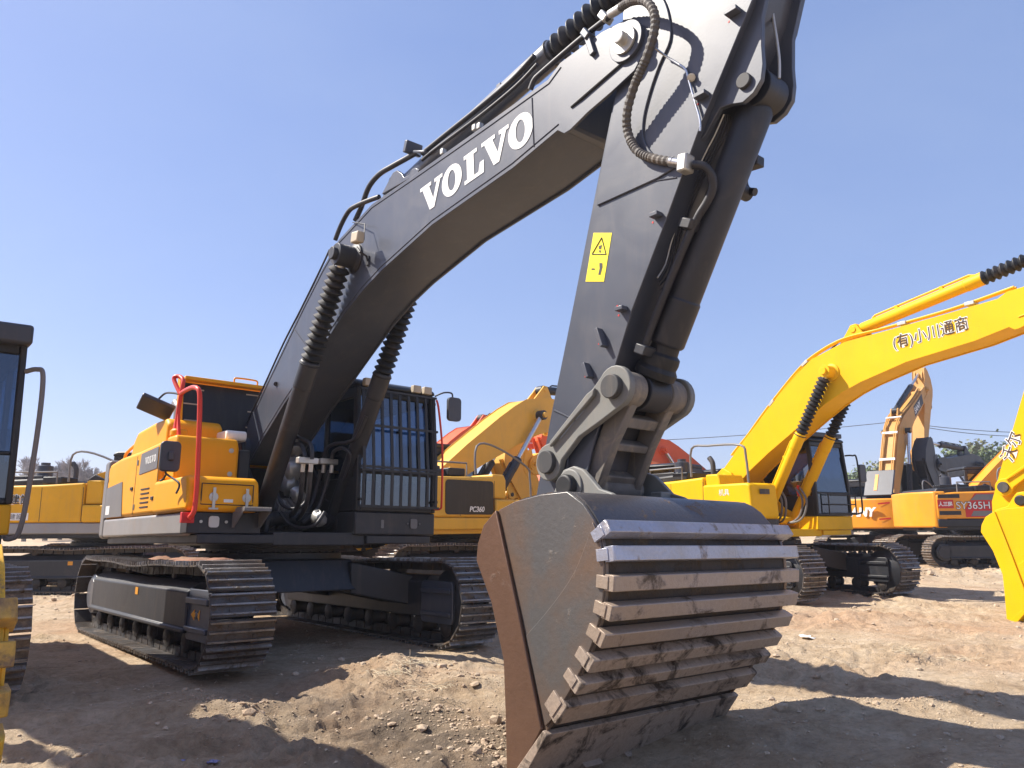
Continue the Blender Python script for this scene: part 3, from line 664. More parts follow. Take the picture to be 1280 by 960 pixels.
    lpm = MB(); lpm.xf = T; lpm.prism([(6.24, .105), (6.275, .085), (5.955, -.335), (5.90, -.345), (5.86, -.30)], -.957, .957); lpm.build('lip_plate', c.get('brib', 'blow'), bkt, bevel=.004)
    tp = MB(); tp.xf = T
    tpp = [p for p in sh if p[1] > 1.22]; tpo = [tuple(V2(p)) for p in offset(sh+[(5.6, .5)], -.012)][:len(sh)]; tpo = [p for p, q_ in zip(tpo, sh) if q_[1] > 1.22]
    tp.prism(tpp+tpo[::-1], -.90, .90); tp.build('top_plate', c.get('btop', 'btop'), bkt)
    SP = [(5.604, 1.057), (5.64, 1.22), (5.70, 1.33), (5.80, 1.39), (5.95, 1.435), (6.2, 1.468), (6.44, 1.475), (6.57, 1.40), (6.65, 1.31), (6.72, 1.20), (6.745, 1.08), (6.745, .93), (6.72, .80), (6.66, .65), (6.58, .51), (6.47, .36), (6.33, .19), (6.17, .02), (5.99, -.17), (5.90, -.28), (5.90, -.24), (5.94, -.141), (5.908, .154), (5.892, .457), (5.768, .793)]
    for s in (-1, 1):
        q = MB(); q.xf = T; q.prism(SP, s*.905, s*.93); q.build('side_plate', bk, bkt, bevel=.004)
        q = MB(); q.xf = T        # thick brown cutting-edge plate along the mouth
        q.prism([(5.585, 1.06), (5.60, 1.17), (5.66, 1.29), (5.79, 1.385), (6.02, .735), (6.225, .11), (6.05, -.13), (5.92, -.29), (5.91, -.20), (5.895, .154), (5.875, .457), (5.75, .793)], s*.93, s*.955)
        q.build('side_cutter', c.get('bcut', 'bcut'), bkt, bevel=.006)
        q = MB(); q.xf = T        # wear plate following the heel
        q.prism([tuple(p) for p in spline([(6.245, .13), (6.08, .62), (6.30, .80), (6.50, 1.0), (6.62, 1.20), (6.66, 1.29)][1:], 4)]+[(6.715, 1.20), (6.74, 1.08), (6.74, .93), (6.715, .80), (6.655, .65), (6.575, .51), (6.465, .36), (6.325, .19), (6.245, .125)], s*.93, s*.945)
        q.build('wear_plate', bk, bkt, bevel=.004)
    ribs = [(6.765, 1.255, .082), (6.805, 1.115, .086), (6.80, .955, .088), (6.775, .80, .088), (6.715, .655, .088), (6.62, .515, .088), (6.52, .385, .084), (6.375, .225, .15)]
    for k, (x, z, hh) in enumerate(ribs):
        a, b_ = (V2(ribs[max(k-1, 0)][:2]), V2(ribs[min(k+1, 7)][:2])); t = (a-b_).normalized(); ang_ = math.atan2(t.x, t.y)
        if k == 0: ang_ -= .25
        R = Matrix.Rotation(ang_, 3, 'Y'); q = MB(); q.xf = T
        # chamfered bar with its ends wrapped on to the side
        hw = hh/2; sec = [(-.045, -hw), (.024, -hw), (.030, -hw+.004), (.030, hw-.004), (.024, hw), (-.045, hw)]
        vs = []; fs = []
        for i, y in enumerate((-.955, -.948, .948, .955)):
            kx = 1 if i in (1, 2) else .7
            for (u_, v_) in sec:
                p = R @ Vector((u_*(kx if u_ > 0 else 1), 0, v_)); vs.append((x+p.x, y, z+p.z))
        for i in range(3):
            for j in range(6): fs.append((i*6+j, i*6+(j+1) % 6, (i+1)*6+(j+1) % 6, (i+1)*6+j))
        fs += [tuple(range(6))[::-1], tuple(range(18, 24))]
        q.add(vs, fs)
        for s in (-1, 1):
            p = R @ Vector((-.06, 0, 0)); q.box((x+p.x, s*.948, z+p.z), (.09, .026, hh*.8), R)
        q.build('wear_bar', c.get('brib', ('brib' if k < 2 else 'btan' if k < 5 else 'blow')), bkt, bevel=.002, seg=1)
    for k in range(5):
        y = -.78+.39*k; q = MB(); q.xf = T
        q.add([(6.00, y-.075, -0.14), (6.10, y-.075, -0.20), (6.00, y+.075, -0.14), (6.10, y+.075, -0.20), (5.82, y-.06, -0.28), (5.90, y-.06, -0.36), (5.82, y+.06, -0.28), (5.90, y+.06, -0.36), (5.70, y-.035, -0.43), (5.73, y-.035, -0.45), (5.70, y+.035, -0.43), (5.73, y+.035, -0.45)],
              [(0, 1, 3, 2)[::-1], (0, 4, 5, 1), (2, 3, 7, 6), (0, 2, 6, 4), (1, 5, 7, 3), (4, 8, 9, 5), (6, 7, 11, 10), (4, 6, 10, 8), (5, 9, 11, 7), (8, 10, 11, 9)])
        q.build('tooth', c.get('brib', 'blow'), bkt, bevel=.006)
    for s in (-1, 1):
        q = MB(); q.xf = T
        er = [(5.42, 1.15), (5.50, 1.06), (5.62, 1.04), (5.75, 1.12), (6.0, 1.40), (6.40, 1.45), (6.30, 1.50), (6.20, 1.53), (6.13, 1.60), (6.05, 1.67), (5.96, 1.70), (5.86, 1.68), (5.80, 1.60), (5.72, 1.46), (5.55, 1.40), (5.45, 1.28)]
        q.prism(er, s*.36, s*.40)
        q.cyl((BPIN.x, s*.40, BPIN.y), (BPIN.x, s*.415, BPIN.y), .12, n=28)
        e = q.build('bucket_ear', c.get('btop', 'link'), bkt, bevel=.01)
        q = MB(); q.xf = T; q.lathe((BPIN.x, s*.415, BPIN.y), (BPIN.x, s*.6, BPIN.y), [(0, .082), (.05, .082), (.06, .07)], 20); q.build('pin', 'rubber', e, bevel=.006)
    q = MB(); q.xf = T; q.bx(6.10, 6.20, .25, .40-.04, 1.465, 1.54); q.build('stop_block', 'link', bkt, bevel=.008)
    return root, dict(tB=tB, tA=tA, tK=tK, boom=boom, arm=arm, cw=cwo, side=sbo, tool=tbo, bucket=bkt, hood=eho, pump=ubo, W=W, WA=WA, cabbase=cbo2)

# ------------------------------------------------------------------ the machines
PHOTO = bpy.data.objects
HX, HYAW, HTX, HTY = Vector((-3.126, 10.163, 0)), -.8701, .0135, -.0207
hero, H = excavator(HX, HYAW, 'biggest excavator: amber house, dark grey boom and arm, rusty ribbed bucket closest to the viewer',
    dict(hero=True, body='amber', boom='dark', cw='grey', cylm='hose', acylm='dark', bcylm='hose', guard=True, tx=HTX, ty=HTY, bell=True))
HI = hero.matrix_world.inverted()
CC = Vector((0, 0, CH))
def ray(px, py): return fw+rt*(px-640)/F-up*(py-480)/F
def hp(px, py, Y):          # point of the big machine's plane Y that shows at this spot of the photo
    o = HI @ CC; d = HI.to_3x3() @ ray(px, py); return o+d*((Y-o.y)/d.y)
def hx(px, py, X):
    o = HI @ CC; d = HI.to_3x3() @ ray(px, py); return o+d*((X-o.x)/d.x)
def htube(name, pts, r, m, parent, n=5, ribs=0, **k):
    P = spline([hp(*p) for p in pts], n); mb = MB()
    if ribs:
        # resample evenly, radius alternates like a sleeve coil
        out = []; 
        for a, b in zip(P, P[1:]):
            l = (b-a).length; kk = max(1, int(l/ribs))
            out += [a+(b-a)*i/kk for i in range(kk)]
        out.append(P[-1]); rs = [r*(1.0 if i % 2 else .84) for i in range(len(out))]; mb.tube(out, rs, 12)
    else: mb.tube(P, r, 12)
    return mb.build(name, m, parent, ang=50 if not ribs else 20, **k)
boom, arm = H['boom'], H['arm']
# weld seams along the boom plates
sea = [Vector((p[0], 0, p[1])) for p in offset(BOOM, .045)]
q = MB(); q.tube([Vector((p.x, -.3315, p.z)) for p in sea[1:12]], .005, 6); q.build('weld_bead', 'weld', boom)
q = MB(); q.tube([Vector((p.x, -.3315, p.z)) for p in sea[22:34]], .005, 6); q.build('weld_bead', 'weld', boom)
q = MB(); q.tube([(5.47, -.3315, 4.80), (5.49, -.3315, 4.35)], .006, 6); q.build('weld_bead', 'weld', boom)
q = MB(); q.tube([(1.02, -.3315, 3.78), (1.60, -.3315, 3.33)], .006, 6); q.build('weld_bead', 'weld', boom)
# boom lettering
wd, tot = serif_word()
b0, b1 = hp(526, 270, -.333), hp(654, 181, -.333); t0_, t1_ = hp(524, 239, -.333), hp(666, 135, -.333)
ux = (b1-b0).normalized(); hgt = .29
length = (hp(671, 168, -.333)-b0).length
wd = [([(p[0]*length/tot/hgt, p[1]) for p in o], [(p[0]*length/tot/hgt, p[1]) for p in i] if i else None) for o, i in wd]
plate_text(wd, b0-Vector((0, .0, 0)), ux, Vector((-ux.z, 0, ux.x)), hgt, 'white', boom, 'lettering', .0015)
# hoses and pipes on the boom
htube('corrugated_hose', [(772, 12, -.36), (788, 2, -.40), (805, 1, -.44), (817, 14, -.45), (818, 38, -.44), (808, 72, -.43), (793, 107, -.41), (784, 140, -.38), (785, 166, -.34), (797, 189, -.33), (820, 199, -.32), (842, 202, -.31)], .034, 'braid', boom, 8, ribs=.012)
htube('hydraulic_pipe', [(663, 112, -.28), (668, 100, -.28), (678, 90, -.28), (722, 52, -.30), (750, 30, -.33), (770, 14, -.36)], .024, 'hose', boom)
for (x, y) in ((757, 22), (735, 44)):
    q = MB(); p = hp(x, y, -.33); q.box(p, (.06, .09, .10), Matrix.Rotation(-.6, 3, 'Y')); q.build('pipe_clamp', 'zinc' if y < 30 else 'dark', boom, bevel=.01)
q = MB(); a = hp(742, 62, -.335); q.box(a+Vector((-.03, 0, .06)), (.05, .05, .22), Matrix.Rotation(-.3, 3, 'Y')); q.build('clamp_bracket', 'dark', boom, bevel=.006)
q = MB(); q.cyl(hp(763, 18, -.35), hp(776, 10, -.37), .033); q.build('hose_fitting', 'zinc', boom)
htube('hydraulic_pipe', [(528, 192, -.15), (560, 166, -.15), (600, 134, -.15), (640, 100, -.15), (668, 70, -.15)], .026, 'hose', boom)
htube('hydraulic_pipe', [(528, 200, -.25), (545, 186, -.25), (600, 145, -.25), (645, 108, -.25), (672, 80, -.25)], .018, 'hose', boom)
htube('hydraulic_hose', [(522, 190, -.15), (508, 198, -.15), (490, 208, -.18), (474, 218, -.2), (461, 234, -.2), (452, 258, -.2), (444, 276, -.2)], .030, 'hose', boom)
htube('hydraulic_hose', [(474, 246, -.22), (460, 251, -.25), (446, 257, -.27), (436, 264, -.28), (426, 282, -.28), (419, 300, -.28)], .027, 'hose', boom)
htube('grease_line', [(412, 312, -.26), (400, 338, -.3), (377, 385, -.32), (355, 428, -.33), (333, 476, -.33), (318, 508, -.33), (305, 538, -.33)], .012, 'hose', boom)
q = MB(); p = hp(516, 186, -.15); q.box(p, (.06, .20, .13), Matrix.Rotation(.3, 3, 'Y')); q.box(hp(528, 191, -.15), (.24, .10, .03), Matrix.Rotation(.4, 3, 'Y')); q.build('pipe_clamp', 'dark', boom, bevel=.01)
q = MB()
pl = [hp(x, y, -.3) for (x, y) in ((478, 243), (492, 216), (497, 213), (503, 217), (506, 222), (512, 219), (516, 212), (520, 210), (525, 212), (523, 218))]
q.prism([(p.x, p.z) for p in pl], -.31, -.26); q.build('hose_bracket', 'dark', boom, bevel=.006)
for (x, y) in ((600, 158), (594, 160), (554, 190)): 
    q = MB(); p = hp(x, y, -.28); q.box(p, (.05, .05, .06)); q.build('pipe_lug', 'zinc', boom, bevel=.008)
# boom working light with wire bracket
q = MB(); p = hp(447, 297, -.50); q.box(p, (.15, .09, .12), Matrix.Rotation(.15, 3, 'Y')); wl = q.build('work_light', 'tan', boom, bevel=.015)
q = MB(); q.tube([hp(446, 309, -.5), hp(450, 315, -.5), hp(458, 320, -.42), hp(460, 326, -.335)], .012, 8); q.tube([hp(455, 300, -.45), hp(456, 280, -.40), hp(441, 278, -.34)], .006, 6); q.box(hp(460, 326, -.337), (.05, .02, .10)); q.build('lamp_bracket', 'hose', wl)
q = MB(); q.lathe(hp(345, 480, -.33), hp(345, 480, -.37), [(0, .03), (.03, .03)], 12); q.build('pipe_lug', 'hose', boom)
# steel pipe from the clamp down the arm beside the bucket ram
q = MB(); p = hp(857, 205, -.30); q.box(p, (.075, .10, .12), Matrix.Rotation(.15, 3, 'Y')); q.build('pipe_clamp', 'zinc', arm, bevel=.012)
q = MB(); q.cyl(hp(838, 202, -.31), hp(850, 204, -.30), .035); q.build('hose_fitting', 'chrome', arm)
PX = [(866, 206, -.28), (880, 208, -.24), (889, 218, -.20), (891, 234, -.17), (884, 252, -.16), (869, 277, -.16), (847, 327, -.16), (823, 387, -.16), (806, 432, -.16)]
htube('hydraulic_pipe', PX, .029, 'hose', arm)
for (x, y) in ((862, 281), (806, 438)):
    q = MB(); q.box(hp(x, y, -.16), (.10, .12, .07), Matrix.Rotation(.45, 3, 'Y')); q.build('pipe_clamp', 'hose', arm, bevel=.008)
htube('hydraulic_pipe', [(954, 142, .16), (946, 168, .16), (938, 195, .16), (932, 214, .17), (930, 228, .20), (934, 238, .22), (944, 240, .22)], .028, 'hose', arm)
q = MB(); q.box(hp(938, 205, .15), (.16, .09, .07), Matrix.Rotation(.1, 3, 'Y')); q.build('pipe_clamp', 'hose', arm, bevel=.008)
q = MB(); p = hp(928, 240, .19); q.cyl(p+Vector((0, -.06, 0)), p+Vector((0, .06, 0)), .05); q.build('pipe_boss', 'hose', arm)
for k in range(4):
    off = k*4.5
    htube('grease_pipe', [(905+off*.6, 143, -.12+.02*k), (893+off, 170, -.12+.02*k), (880+off, 195, -.12+.02*k), (860+off*.9, 240, -.12+.02*k), (840+off*.7, 300, -.12+.02*k), (832+off*.5, 330+k*5, -.13+.02*k), (822+off*.3, 347+k*5, -.2)], .006, 'zinc' if k == 0 else 'hose', arm, 3)
# grease line on the arm side
htube('grease_line', [(820, 61, -.34), (832, 70, -.30), (848, 80, -.29), (857, 87, -.29), (861, 100, -.29), (868, 125, -.29), (875, 150, -.29), (875, 164, -.285)], .0085, 'chrome', arm, 3)
q = MB(); q.lathe(hp(864, 97, -.27), hp(864, 97, -.32), [(0, .028), (.03, .028), (.032, .018), (.05, .018)], 14); q.build('bolt', 'zinc', arm)
for (x, y, an, ln) in ((823, 270, 0, .07), (780, 387, 0, .07), (755, 423, 1.2, .15), (738, 464, 1.2, .12), (919, 17, 0, .09), (880, 121, 0, .09)):
    q = MB(); p = hp(x, y, -.27); q.box(p+Vector((0, -.03, 0)), (ln, .06, .03), Matrix.Rotation(an, 3, 'Y')); lu = q.build('weld_lug', 'dark', arm, bevel=.004)
    q = MB(); [q.cyl(p+Vector((-.06+.01*i, .001, .04-.07*i)), p+Vector((-.06+.01*i, -.002, .04-.07*i)), .008, n=8) for i in (0, 1)]; q.build('red_mark', 'redplate', lu)
htube('weld_bead', [(748, 237, -.27), (775, 233, -.27), (806, 228, -.27), (846, 222, -.27)], .006, 'weld', arm, 3)
htube('weld_bead', [(693, 513, -.27), (706, 519, -.27), (719, 526, -.27)], .008, 'weld', arm, 3)
# warning sticker
c4 = [hp(*p, -.2715) for p in ((742, 291), (765, 291), (755, 352), (732, 352))]
q = MB(); q.add([p-Vector((0, .001, 0)) for p in c4], [(0, 1, 2, 3)]); stk = q.build('warning_sticker', 'sticker', arm)
def onst(u, v): return (c4[0]*(1-u)+c4[1]*u)*(1-v)+(c4[3]*(1-u)+c4[2]*u)*v-Vector((0, .003, 0))
q = MB()
for a, b in (((.5, .1), (.12, .44)), ((.12, .44), (.88, .44)), ((.88, .44), (.5, .1))): q.tube([onst(*a), onst(*b)], .0035, 6)
q.add([onst(*p) for p in ((.42, .27), (.58, .25), (.56, .34), (.44, .33))], [(0, 1, 2, 3)]); q.add([onst(*p) for p in ((.46, .36), (.58, .36), (.56, .41), (.5, .40))], [(0, 1, 2, 3)])
q.add([onst(*p) for p in ((.60, .62), (.76, .62), (.80, .70), (.76, .86), (.64, .86), (.66, .74))], [(0, 1, 2, 3, 4, 5)]); q.add([onst(*p) for p in ((.22, .73), (.40, .73), (.40, .76), (.22, .76))], [(0, 1, 2, 3)])
q.build('warning_symbol', 'ink', stk)
# handles, hinges and vents on the big machine's doors
for (x, z) in ((-.98, 1.86), (-.03, 1.70)):
    q = MB(); q.bx(x-.05, x+.05, -1.515, -1.5, z-.02, z+.02); q.build('door_handle', 'plastic', H['side'], bevel=.006)
for (x, z) in ((-2.25, 2.05), (-.80, 1.62), (-.80, 2.18), (.06, 1.62)):
    q = MB(); q.bx(x-.02, x+.02, -1.508, -1.5, z-.035, z+.035); q.build('door_hinge', 'grey', H['side'], bevel=.004)
for k in range(5):
    q = MB(); q.bx(-.55, -.20, -1.507, -1.5, 1.60+.055*k, 1.615+.055*k); q.build('vent_louver', 'plastic', H['side'])
q = MB(); q.bx(1.374, 1.379, -1.16, -1.06, 1.60, 1.64); q.build('white_sticker', 'white', H['tool'])
q = MB(); q.prism(rrect(.80, .84, 1.36, 1.46, .01), 1.361, 1.366, 'x'); q.build('sticker', 'grey', H['cabbase'])
q = MB(); q.bx(.30, .42, -.333, -.331, 2.95, 3.02) ; 
# handrails and mirrors of the big machine
def hxs(pts, n=5): return spline([hx(*p) for p in pts], n)
q = MB(); q.tube(hxs([(236, 648, 1.42), (242, 640, 1.45), (244.5, 625, 1.43), (247, 588, 1.40), (249.5, 520, 1.36), (249.5, 492, 1.33), (246, 485, 1.25), (240, 484.5, 1.0), (232, 488, .5), (226, 492, .12)], 6), .026, 12)
ra = q.build('handrail', 'red', hero)
q = MB(); p = hx(234, 647, 1.37); q.box(p, (.06, .13, .11)); q.build('rail_bracket', 'redplate', ra, bevel=.006)
q = MB(); q.tube(hxs([(219, 550, .1), (222, 520, .1), (227, 488, .1), (229, 476, .08), (225, 471, 0), (219, 471, -.05), (218, 476, -.05), (225, 492, .08)], 6), .026, 12)
pa = hx(219.5, 549, .1); q.prism([(pa.x-.16, pa.z-.02), (pa.x+.16, pa.z-.02), (pa.x+.04, pa.z+.30), (pa.x-.04, pa.z+.30)], pa.y-.015, pa.y+.015)
q.build('handrail', 'red', hero)
q = MB(); q.tube(hxs([(226, 493, .1), (214, 491, -.2), (206, 492, -.4), (198, 499, -.55), (193, 503, -.6)], 4), .013, 8)
mo = q.build('mirror_arm', 'plastic', hero)
q = MB(); p = hx(195, 509, -.6); q.box(p, (.30, .42, .06), Matrix.Rotation(-.5, 3, 'Y') @ Matrix.Rotation(-.42, 3, 'X')); q.build('mirror', 'mirror', mo, bevel=.02, seg=3)
q = MB(); q.tube(hxs([(220, 617, 1.40), (224, 608, 1.40), (222, 602, 1.36), (210, 594, 1.1), (207, 590, 1.05), (208, 580, 1.05), (209, 572, 1.05)], 5), .011, 8); q.tube(hxs([(208, 592, 1.06), (204, 599, .95), (200, 601, .9)], 3), .011, 8)
mo = q.build('mirror_arm', 'plastic', hero)
p = hx(212.5, 570.5, 1.06); q = MB(); q.prism(rrect(p.y-.105, p.y+.105, p.z-.165, p.z+.165, .05), p.x-.03, p.x+.03, 'x'); q.prism(rrect(p.y-.03, p.y+.03, p.z-.05, p.z+.05, .015), p.x+.03, p.x+.06, 'x'); q.build('mirror', 'mirror', mo, bevel=.015)
# hoses round the boom foot
root = hero
for nm, pts, r in (('hydraulic_pipe', [(381, 463, -.45), (378, 480, -.42), (369, 515, -.38), (364, 536, -.36), (372, 546, -.34), (386, 553, -.32), (390, 562, -.32), (390, 574, -.32)], .022),
                   ('hydraulic_pipe', [(341, 606, -.42), (350, 580, -.4), (359, 561, -.38), (368, 555, -.36), (377, 557, -.34), (382, 572, -.34)], .024),
                   ('hydraulic_pipe', [(458, 520, .40), (446, 546, .38), (434, 553, .34), (418, 555, .30), (408, 562, .28), (405, 574, .28)], .024),
                   ('hydraulic_pipe', [(412, 646, .40), (420, 620, .40), (430, 600, .40), (438, 575, .38), (435, 564, .34), (426, 560, .30), (417, 565, .28), (415, 574, .28)], .022),
                   ('hydraulic_hose', [(379, 588, -.32), (377, 610, -.30), (374, 628, -.25), (366, 642, -.15), (356, 648, 0)], .028),
                   ('hydraulic_hose', [(388, 588, -.32), (386, 612, -.30), (382, 632, -.25), (375, 646, -.1), (366, 652, .1)], .028),
                   ('hydraulic_hose', [(401, 588, .28), (396, 610, .26), (390, 630, .2), (380, 645, .1), (370, 650, 0)], .028),
                   ('hydraulic_hose', [(412, 588, .28), (406, 612, .26), (398, 634, .2), (388, 646, .1), (378, 654, 0)], .026),
                   ('hydraulic_hose', [(350, 640, -.3), (362, 655, -.2), (378, 660, -.1), (395, 655, 0), (406, 640, .1)], .022),
                   ('hydraulic_hose', [(345, 610, -.3), (352, 630, -.28), (366, 636, -.2), (380, 630, -.1), (386, 614, 0)], .020)):
    htube(nm, pts, r, 'hose', root, 6)
for (x, y, Y) in ((384, 576, -.33), (410, 577, .28)):
    q = MB(); q.box(hp(x, y, Y), (.09, .24, .07)); f_ = q.build('manifold', 'zinc', root, bevel=.008)
    for i in (0, 1): q = MB(); q.cyl(hp(x-5+10*i, y+4, Y), hp(x-6+10*i, y+14, Y), .026, n=12); q.build('hose_fitting', 'zinc', f_)
q = MB()
for (x, y, Y, r) in ((369, 560, .1, .10), (366, 586, .05, .14), (362, 606, .05, .13), (372, 618, .0, .09), (352, 636, -.1, .10), (398, 648, .1, .09), (360, 574, .1, .09)):
    p = hp(x, y, Y); n0 = len(q.v)
    vs = []; 
    for i in range(7):
        th_ = PI*i/6
        for j in range(10):
            ph = 2*PI*j/10; rr = r*(1+.22*math.sin(3*ph+i)+random.uniform(-.1, .1)); vs.append(p+Vector((rr*math.sin(th_)*math.cos(ph), rr*math.sin(th_)*math.sin(ph), rr*math.cos(th_))))
    q.add(vs, [(i*10+j, i*10+(j+1) % 10, (i+1)*10+(j+1) % 10, (i+1)*10+j) for i in range(6) for j in range(10)])
q.build('foil_insulation', 'foil', root, ang=60)
# grease hose inside the cylinder ears
htube('grease_line', [(964, 0, .0), (967, 25, .0), (971, 50, .0), (974, 75, .0), (974, 98, .0)], .010, 'zinc', arm, 4)
# earth on the near track
for (x, y, s_) in ((.9, -1.35, .12), (1.5, -1.42, .16), (1.75, -1.3, .13), (.2, -1.4, .10)):
    q = MB(); vs = [Vector((x, y, 1.03))]; n_ = 14
    for i in range(3):
        for j in range(n_): a = 2*PI*j/n_; rr = s_*(1+i)*.5*random.uniform(.7, 1.2); vs.append(Vector((x+rr*1.3*math.cos(a), y+rr*math.sin(a), (1.02, 1.01, .985)[i]+random.uniform(0, .015))))
    q.add(vs, [(0, 1+j, 1+(j+1) % n_) for j in range(n_)]+[(1+i*n_+j, 1+(i+1)*n_+j, 1+(i+1)*n_+(j+1) % n_, 1+i*n_+(j+1) % n_) for i in range(2) for j in range(n_)])
    q.build('mud_clod', 'mud_clod', root, ang=60)


# --- neighbour on the left edge
L1, D = excavator(Vector((-6.84, 7.40, .05)), -.8725, 'golden yellow excavator cut off at the left edge, dark cab with long grey rail',
    dict(body='gold', boom='gold', cabbase='gold', bucket='bgold', bcut='bgold', btop='bgold', bsheet='bgold', roofm='mirror', mrail='grey', aa=.01, ab=-.03, swing=-.01, nomirror=True, brib='brib_y', shoe='shoe_muddy', rail='grey', lamps=False))
q = MB(); q.bx(1.18, 1.42, .45, 1.62, 3.10, 3.30); q.build('visor', 'mirror', D['cabbase'].parent, bevel=.03)
# --- bright yellow machine on the right
RL, RY = Vector((5.084, 16.737, 0)), -1.006
R1, D = excavator(RL, RY, 'bright lemon-yellow excavator right of the rusty bucket, dark characters lettered on its arched boom',
    dict(body='yellow', boom='yellow', cw='yellow', bcylm='yellow', ab=.018, aa=-.096, swing=-.04, scale=.984, lguard=True, cabm='plastic', deck='yellow', cabbase='yellow', skirt='yellow', sidedecal=0, toolbox_top=2.2,
         bucket='yellow', bcut='yellow', btop='yellow', bsheet='yellow', brib='yellow', hood='plastic', lamps=False, boot=False, marks=0, bfrac=.60, afrac=.60))
def plane_pt(root, px, py, Y):
    I = root.matrix_world.inverted(); o = I @ CC; d = I.to_3x3() @ ray(px, py); return o+d*((Y-o.y)/d.y)
def on_boom(root, D, px, py, off=.004): return plane_pt(root, px, py, -(D['W']+off))
a = on_boom(R1, D, 1117, 438); b = on_boom(R1, D, 1219, 411); ux = (b-a).normalized(); uy = Vector((-ux.z, 0, ux.x)); Lt = (b-a).length
fs = Lt/5.35
for fat, m, off in ((.012, 'white', 0), (.0, 'brownwhite', -.004)):
    writing('(有)小川通商', fs, a+Vector((0, off, 0))+uy*.04, ux, uy, m, D['boom'], fat=fat, ext=.001, sx=Lt/(fs*6.0), spacing=1.0)
def steel_lines(root, D, rows, m, r=.022):
    for row in rows:
        q = MB(); q.xf = lambda v: Vector(((w := D['tB']((v.x, v.z))).x, v.y, w.y)); q.tube(spline([(x, y, z) for (x, y, z) in row], 5), r, 8); q.build('hydraulic_pipe', m, D['boom'])
TOPL = [[(-.2, y, 2.90), (-.02, y, 3.05), (.30, y, 3.30), (.75, y, 3.70), (1.22, y, 4.09), (1.72, y, 4.47), (2.15, y, 4.70), (2.8, y, 4.87), (3.7, y, 4.88), (4.9, y, 4.92), (5.9, y, 5.02)] for y in (-.26, -.19, .2, .26)]
steel_lines(R1, D, TOPL[:2]+TOPL[3:], 'yellow')
for (x, z, an) in ((1.0, 3.88, -.7), (1.9, 4.56, -.5), (4.0, 4.88, 0), (5.2, 4.93, 0)):
    q = MB(); q.xf = lambda v: Vector(((w := D['tB']((v.x, v.z))).x, v.y, w.y)); q.box((x, -.225, z), (.16, .16, .06), Matrix.Rotation(an, 3, 'Y')); q.build('pipe_clamp', 'zinc', D['boom'], bevel=.006)
q = MB()
for k, y in enumerate((-.1, .08)): q.tube(spline([(2.2, y, 4.55), (2.3, y, 4.75), (2.6, y, 4.95), (2.95, y, 4.98)], 5), .022, 8)
q.build('hydraulic_hose', 'hose', D['boom'])
for s in (-1, 1):
    for k in range(2):
        htp = [(.95+.1*k, s*.34, 2.15), (1.1+.1*k, s*.33, 1.9), (1.05+.1*k, s*.3, 1.6), (.9+.1*k, s*.25, 1.45), (.7, s*.2, 1.42)]
        q = MB(); q.tube(spline(htp, 5), .022, 8); q.build('hydraulic_hose', 'grey', R1)
    q = MB(); q.tube(spline([(1.0, s*.36, 2.2), (.98, s*.36, 2.08), (1.02, s*.35, 1.98)], 4), .03, 8); q.build('hose_clip', 'red', R1)
q = MB(); a = Vector((1.385, -1.25, 2.0)); q.bx(1.378, 1.384, -1.30, -1.02, 1.98, 2.08); q.build('sticker', 'grille', D['tool'])
writing('机具', .14, (.55, -1.545, 1.98), (1, 0, 0), (0, 0, 1), 'white', D['tool'], ext=.001)
aw = plane_pt(R1, 1268, 570, -.275)
writing('沃尔', .24, (aw.x-.05, -.276, aw.z-.1), (.42, 0, .9), (-.9, 0, .42), 'white', D['arm'], fat=.012, ext=.001); writing('沃尔', .24, (aw.x-.05, -.279, aw.z-.1), (.42, 0, .9), (-.9, 0, .42), 'brownwhite', D['arm'], ext=.001)
# --- yellow machine behind, left, side on
B1, D = excavator(Vector((-9.45, 18.6, 0)), math.radians(-3), 'low golden yellow excavator at far left, seen side on, painted characters along its flank',
    dict(body='gold', boom='gold', marks=1, sidedecal=0, lamps=False, ab=-.45, aa=-1.3, ak=-.4, deck='frame', hood='plastic', shoe='shoe_muddy', cabm='plastic', bell=False, noboom=True))
writing('石伸鶏建設', .22, (-2.25, -1.506, 1.93), (1, 0, 0), (0, 0, 1), 'white', D['side'], fat=.016, ext=.001, spacing=1.12); writing('石伸鶏建設', .22, (-2.25, -1.509, 1.93), (1, 0, 0), (0, 0, 1), 'ink', D['side'], fat=.003, ext=.001, spacing=1.12)
q = MB(); q.bx(-1.9, -1.1, -1.507, -1.503, 1.56, 1.72); wq = q.build('white_sticker', 'white', D['side']); writing('機械建設', .13, (-1.80, -1.512, 1.59), (1, 0, 0), (0, 0, 1), 'grey', wq, ext=.001, spacing=1.2)
# --- ochre machine behind the big machine's cab
K1, D = excavator(Vector((-1.5, 17.6, .05)), math.radians(44), 'ochre yellow excavator behind the barred cab, arched boom raised on a bare bright rod',
    dict(body='ochre', boom='ochre', bell=False, cylm='hose', ab=-.075, aa=-.1, ak=0, lamps=False, deck='ochre', sidedecal=0, hood='plastic', shoe='shoe_muddy', bfrac=.56, skirt='ochre', cabm='plastic', boot=False))
q = MB(); q.prism(rrect(-1.25, .06, 1.56, 2.26, .08), -1.515, -1.503); q.build('black_panel', 'plastic', D['side'])
writing('PC360', .15, (-.62, -1.518, 1.62), (1, 0, 0), (0, 0, 1), 'white', D['tool'], ext=.001, shear=.2, fat=.004)
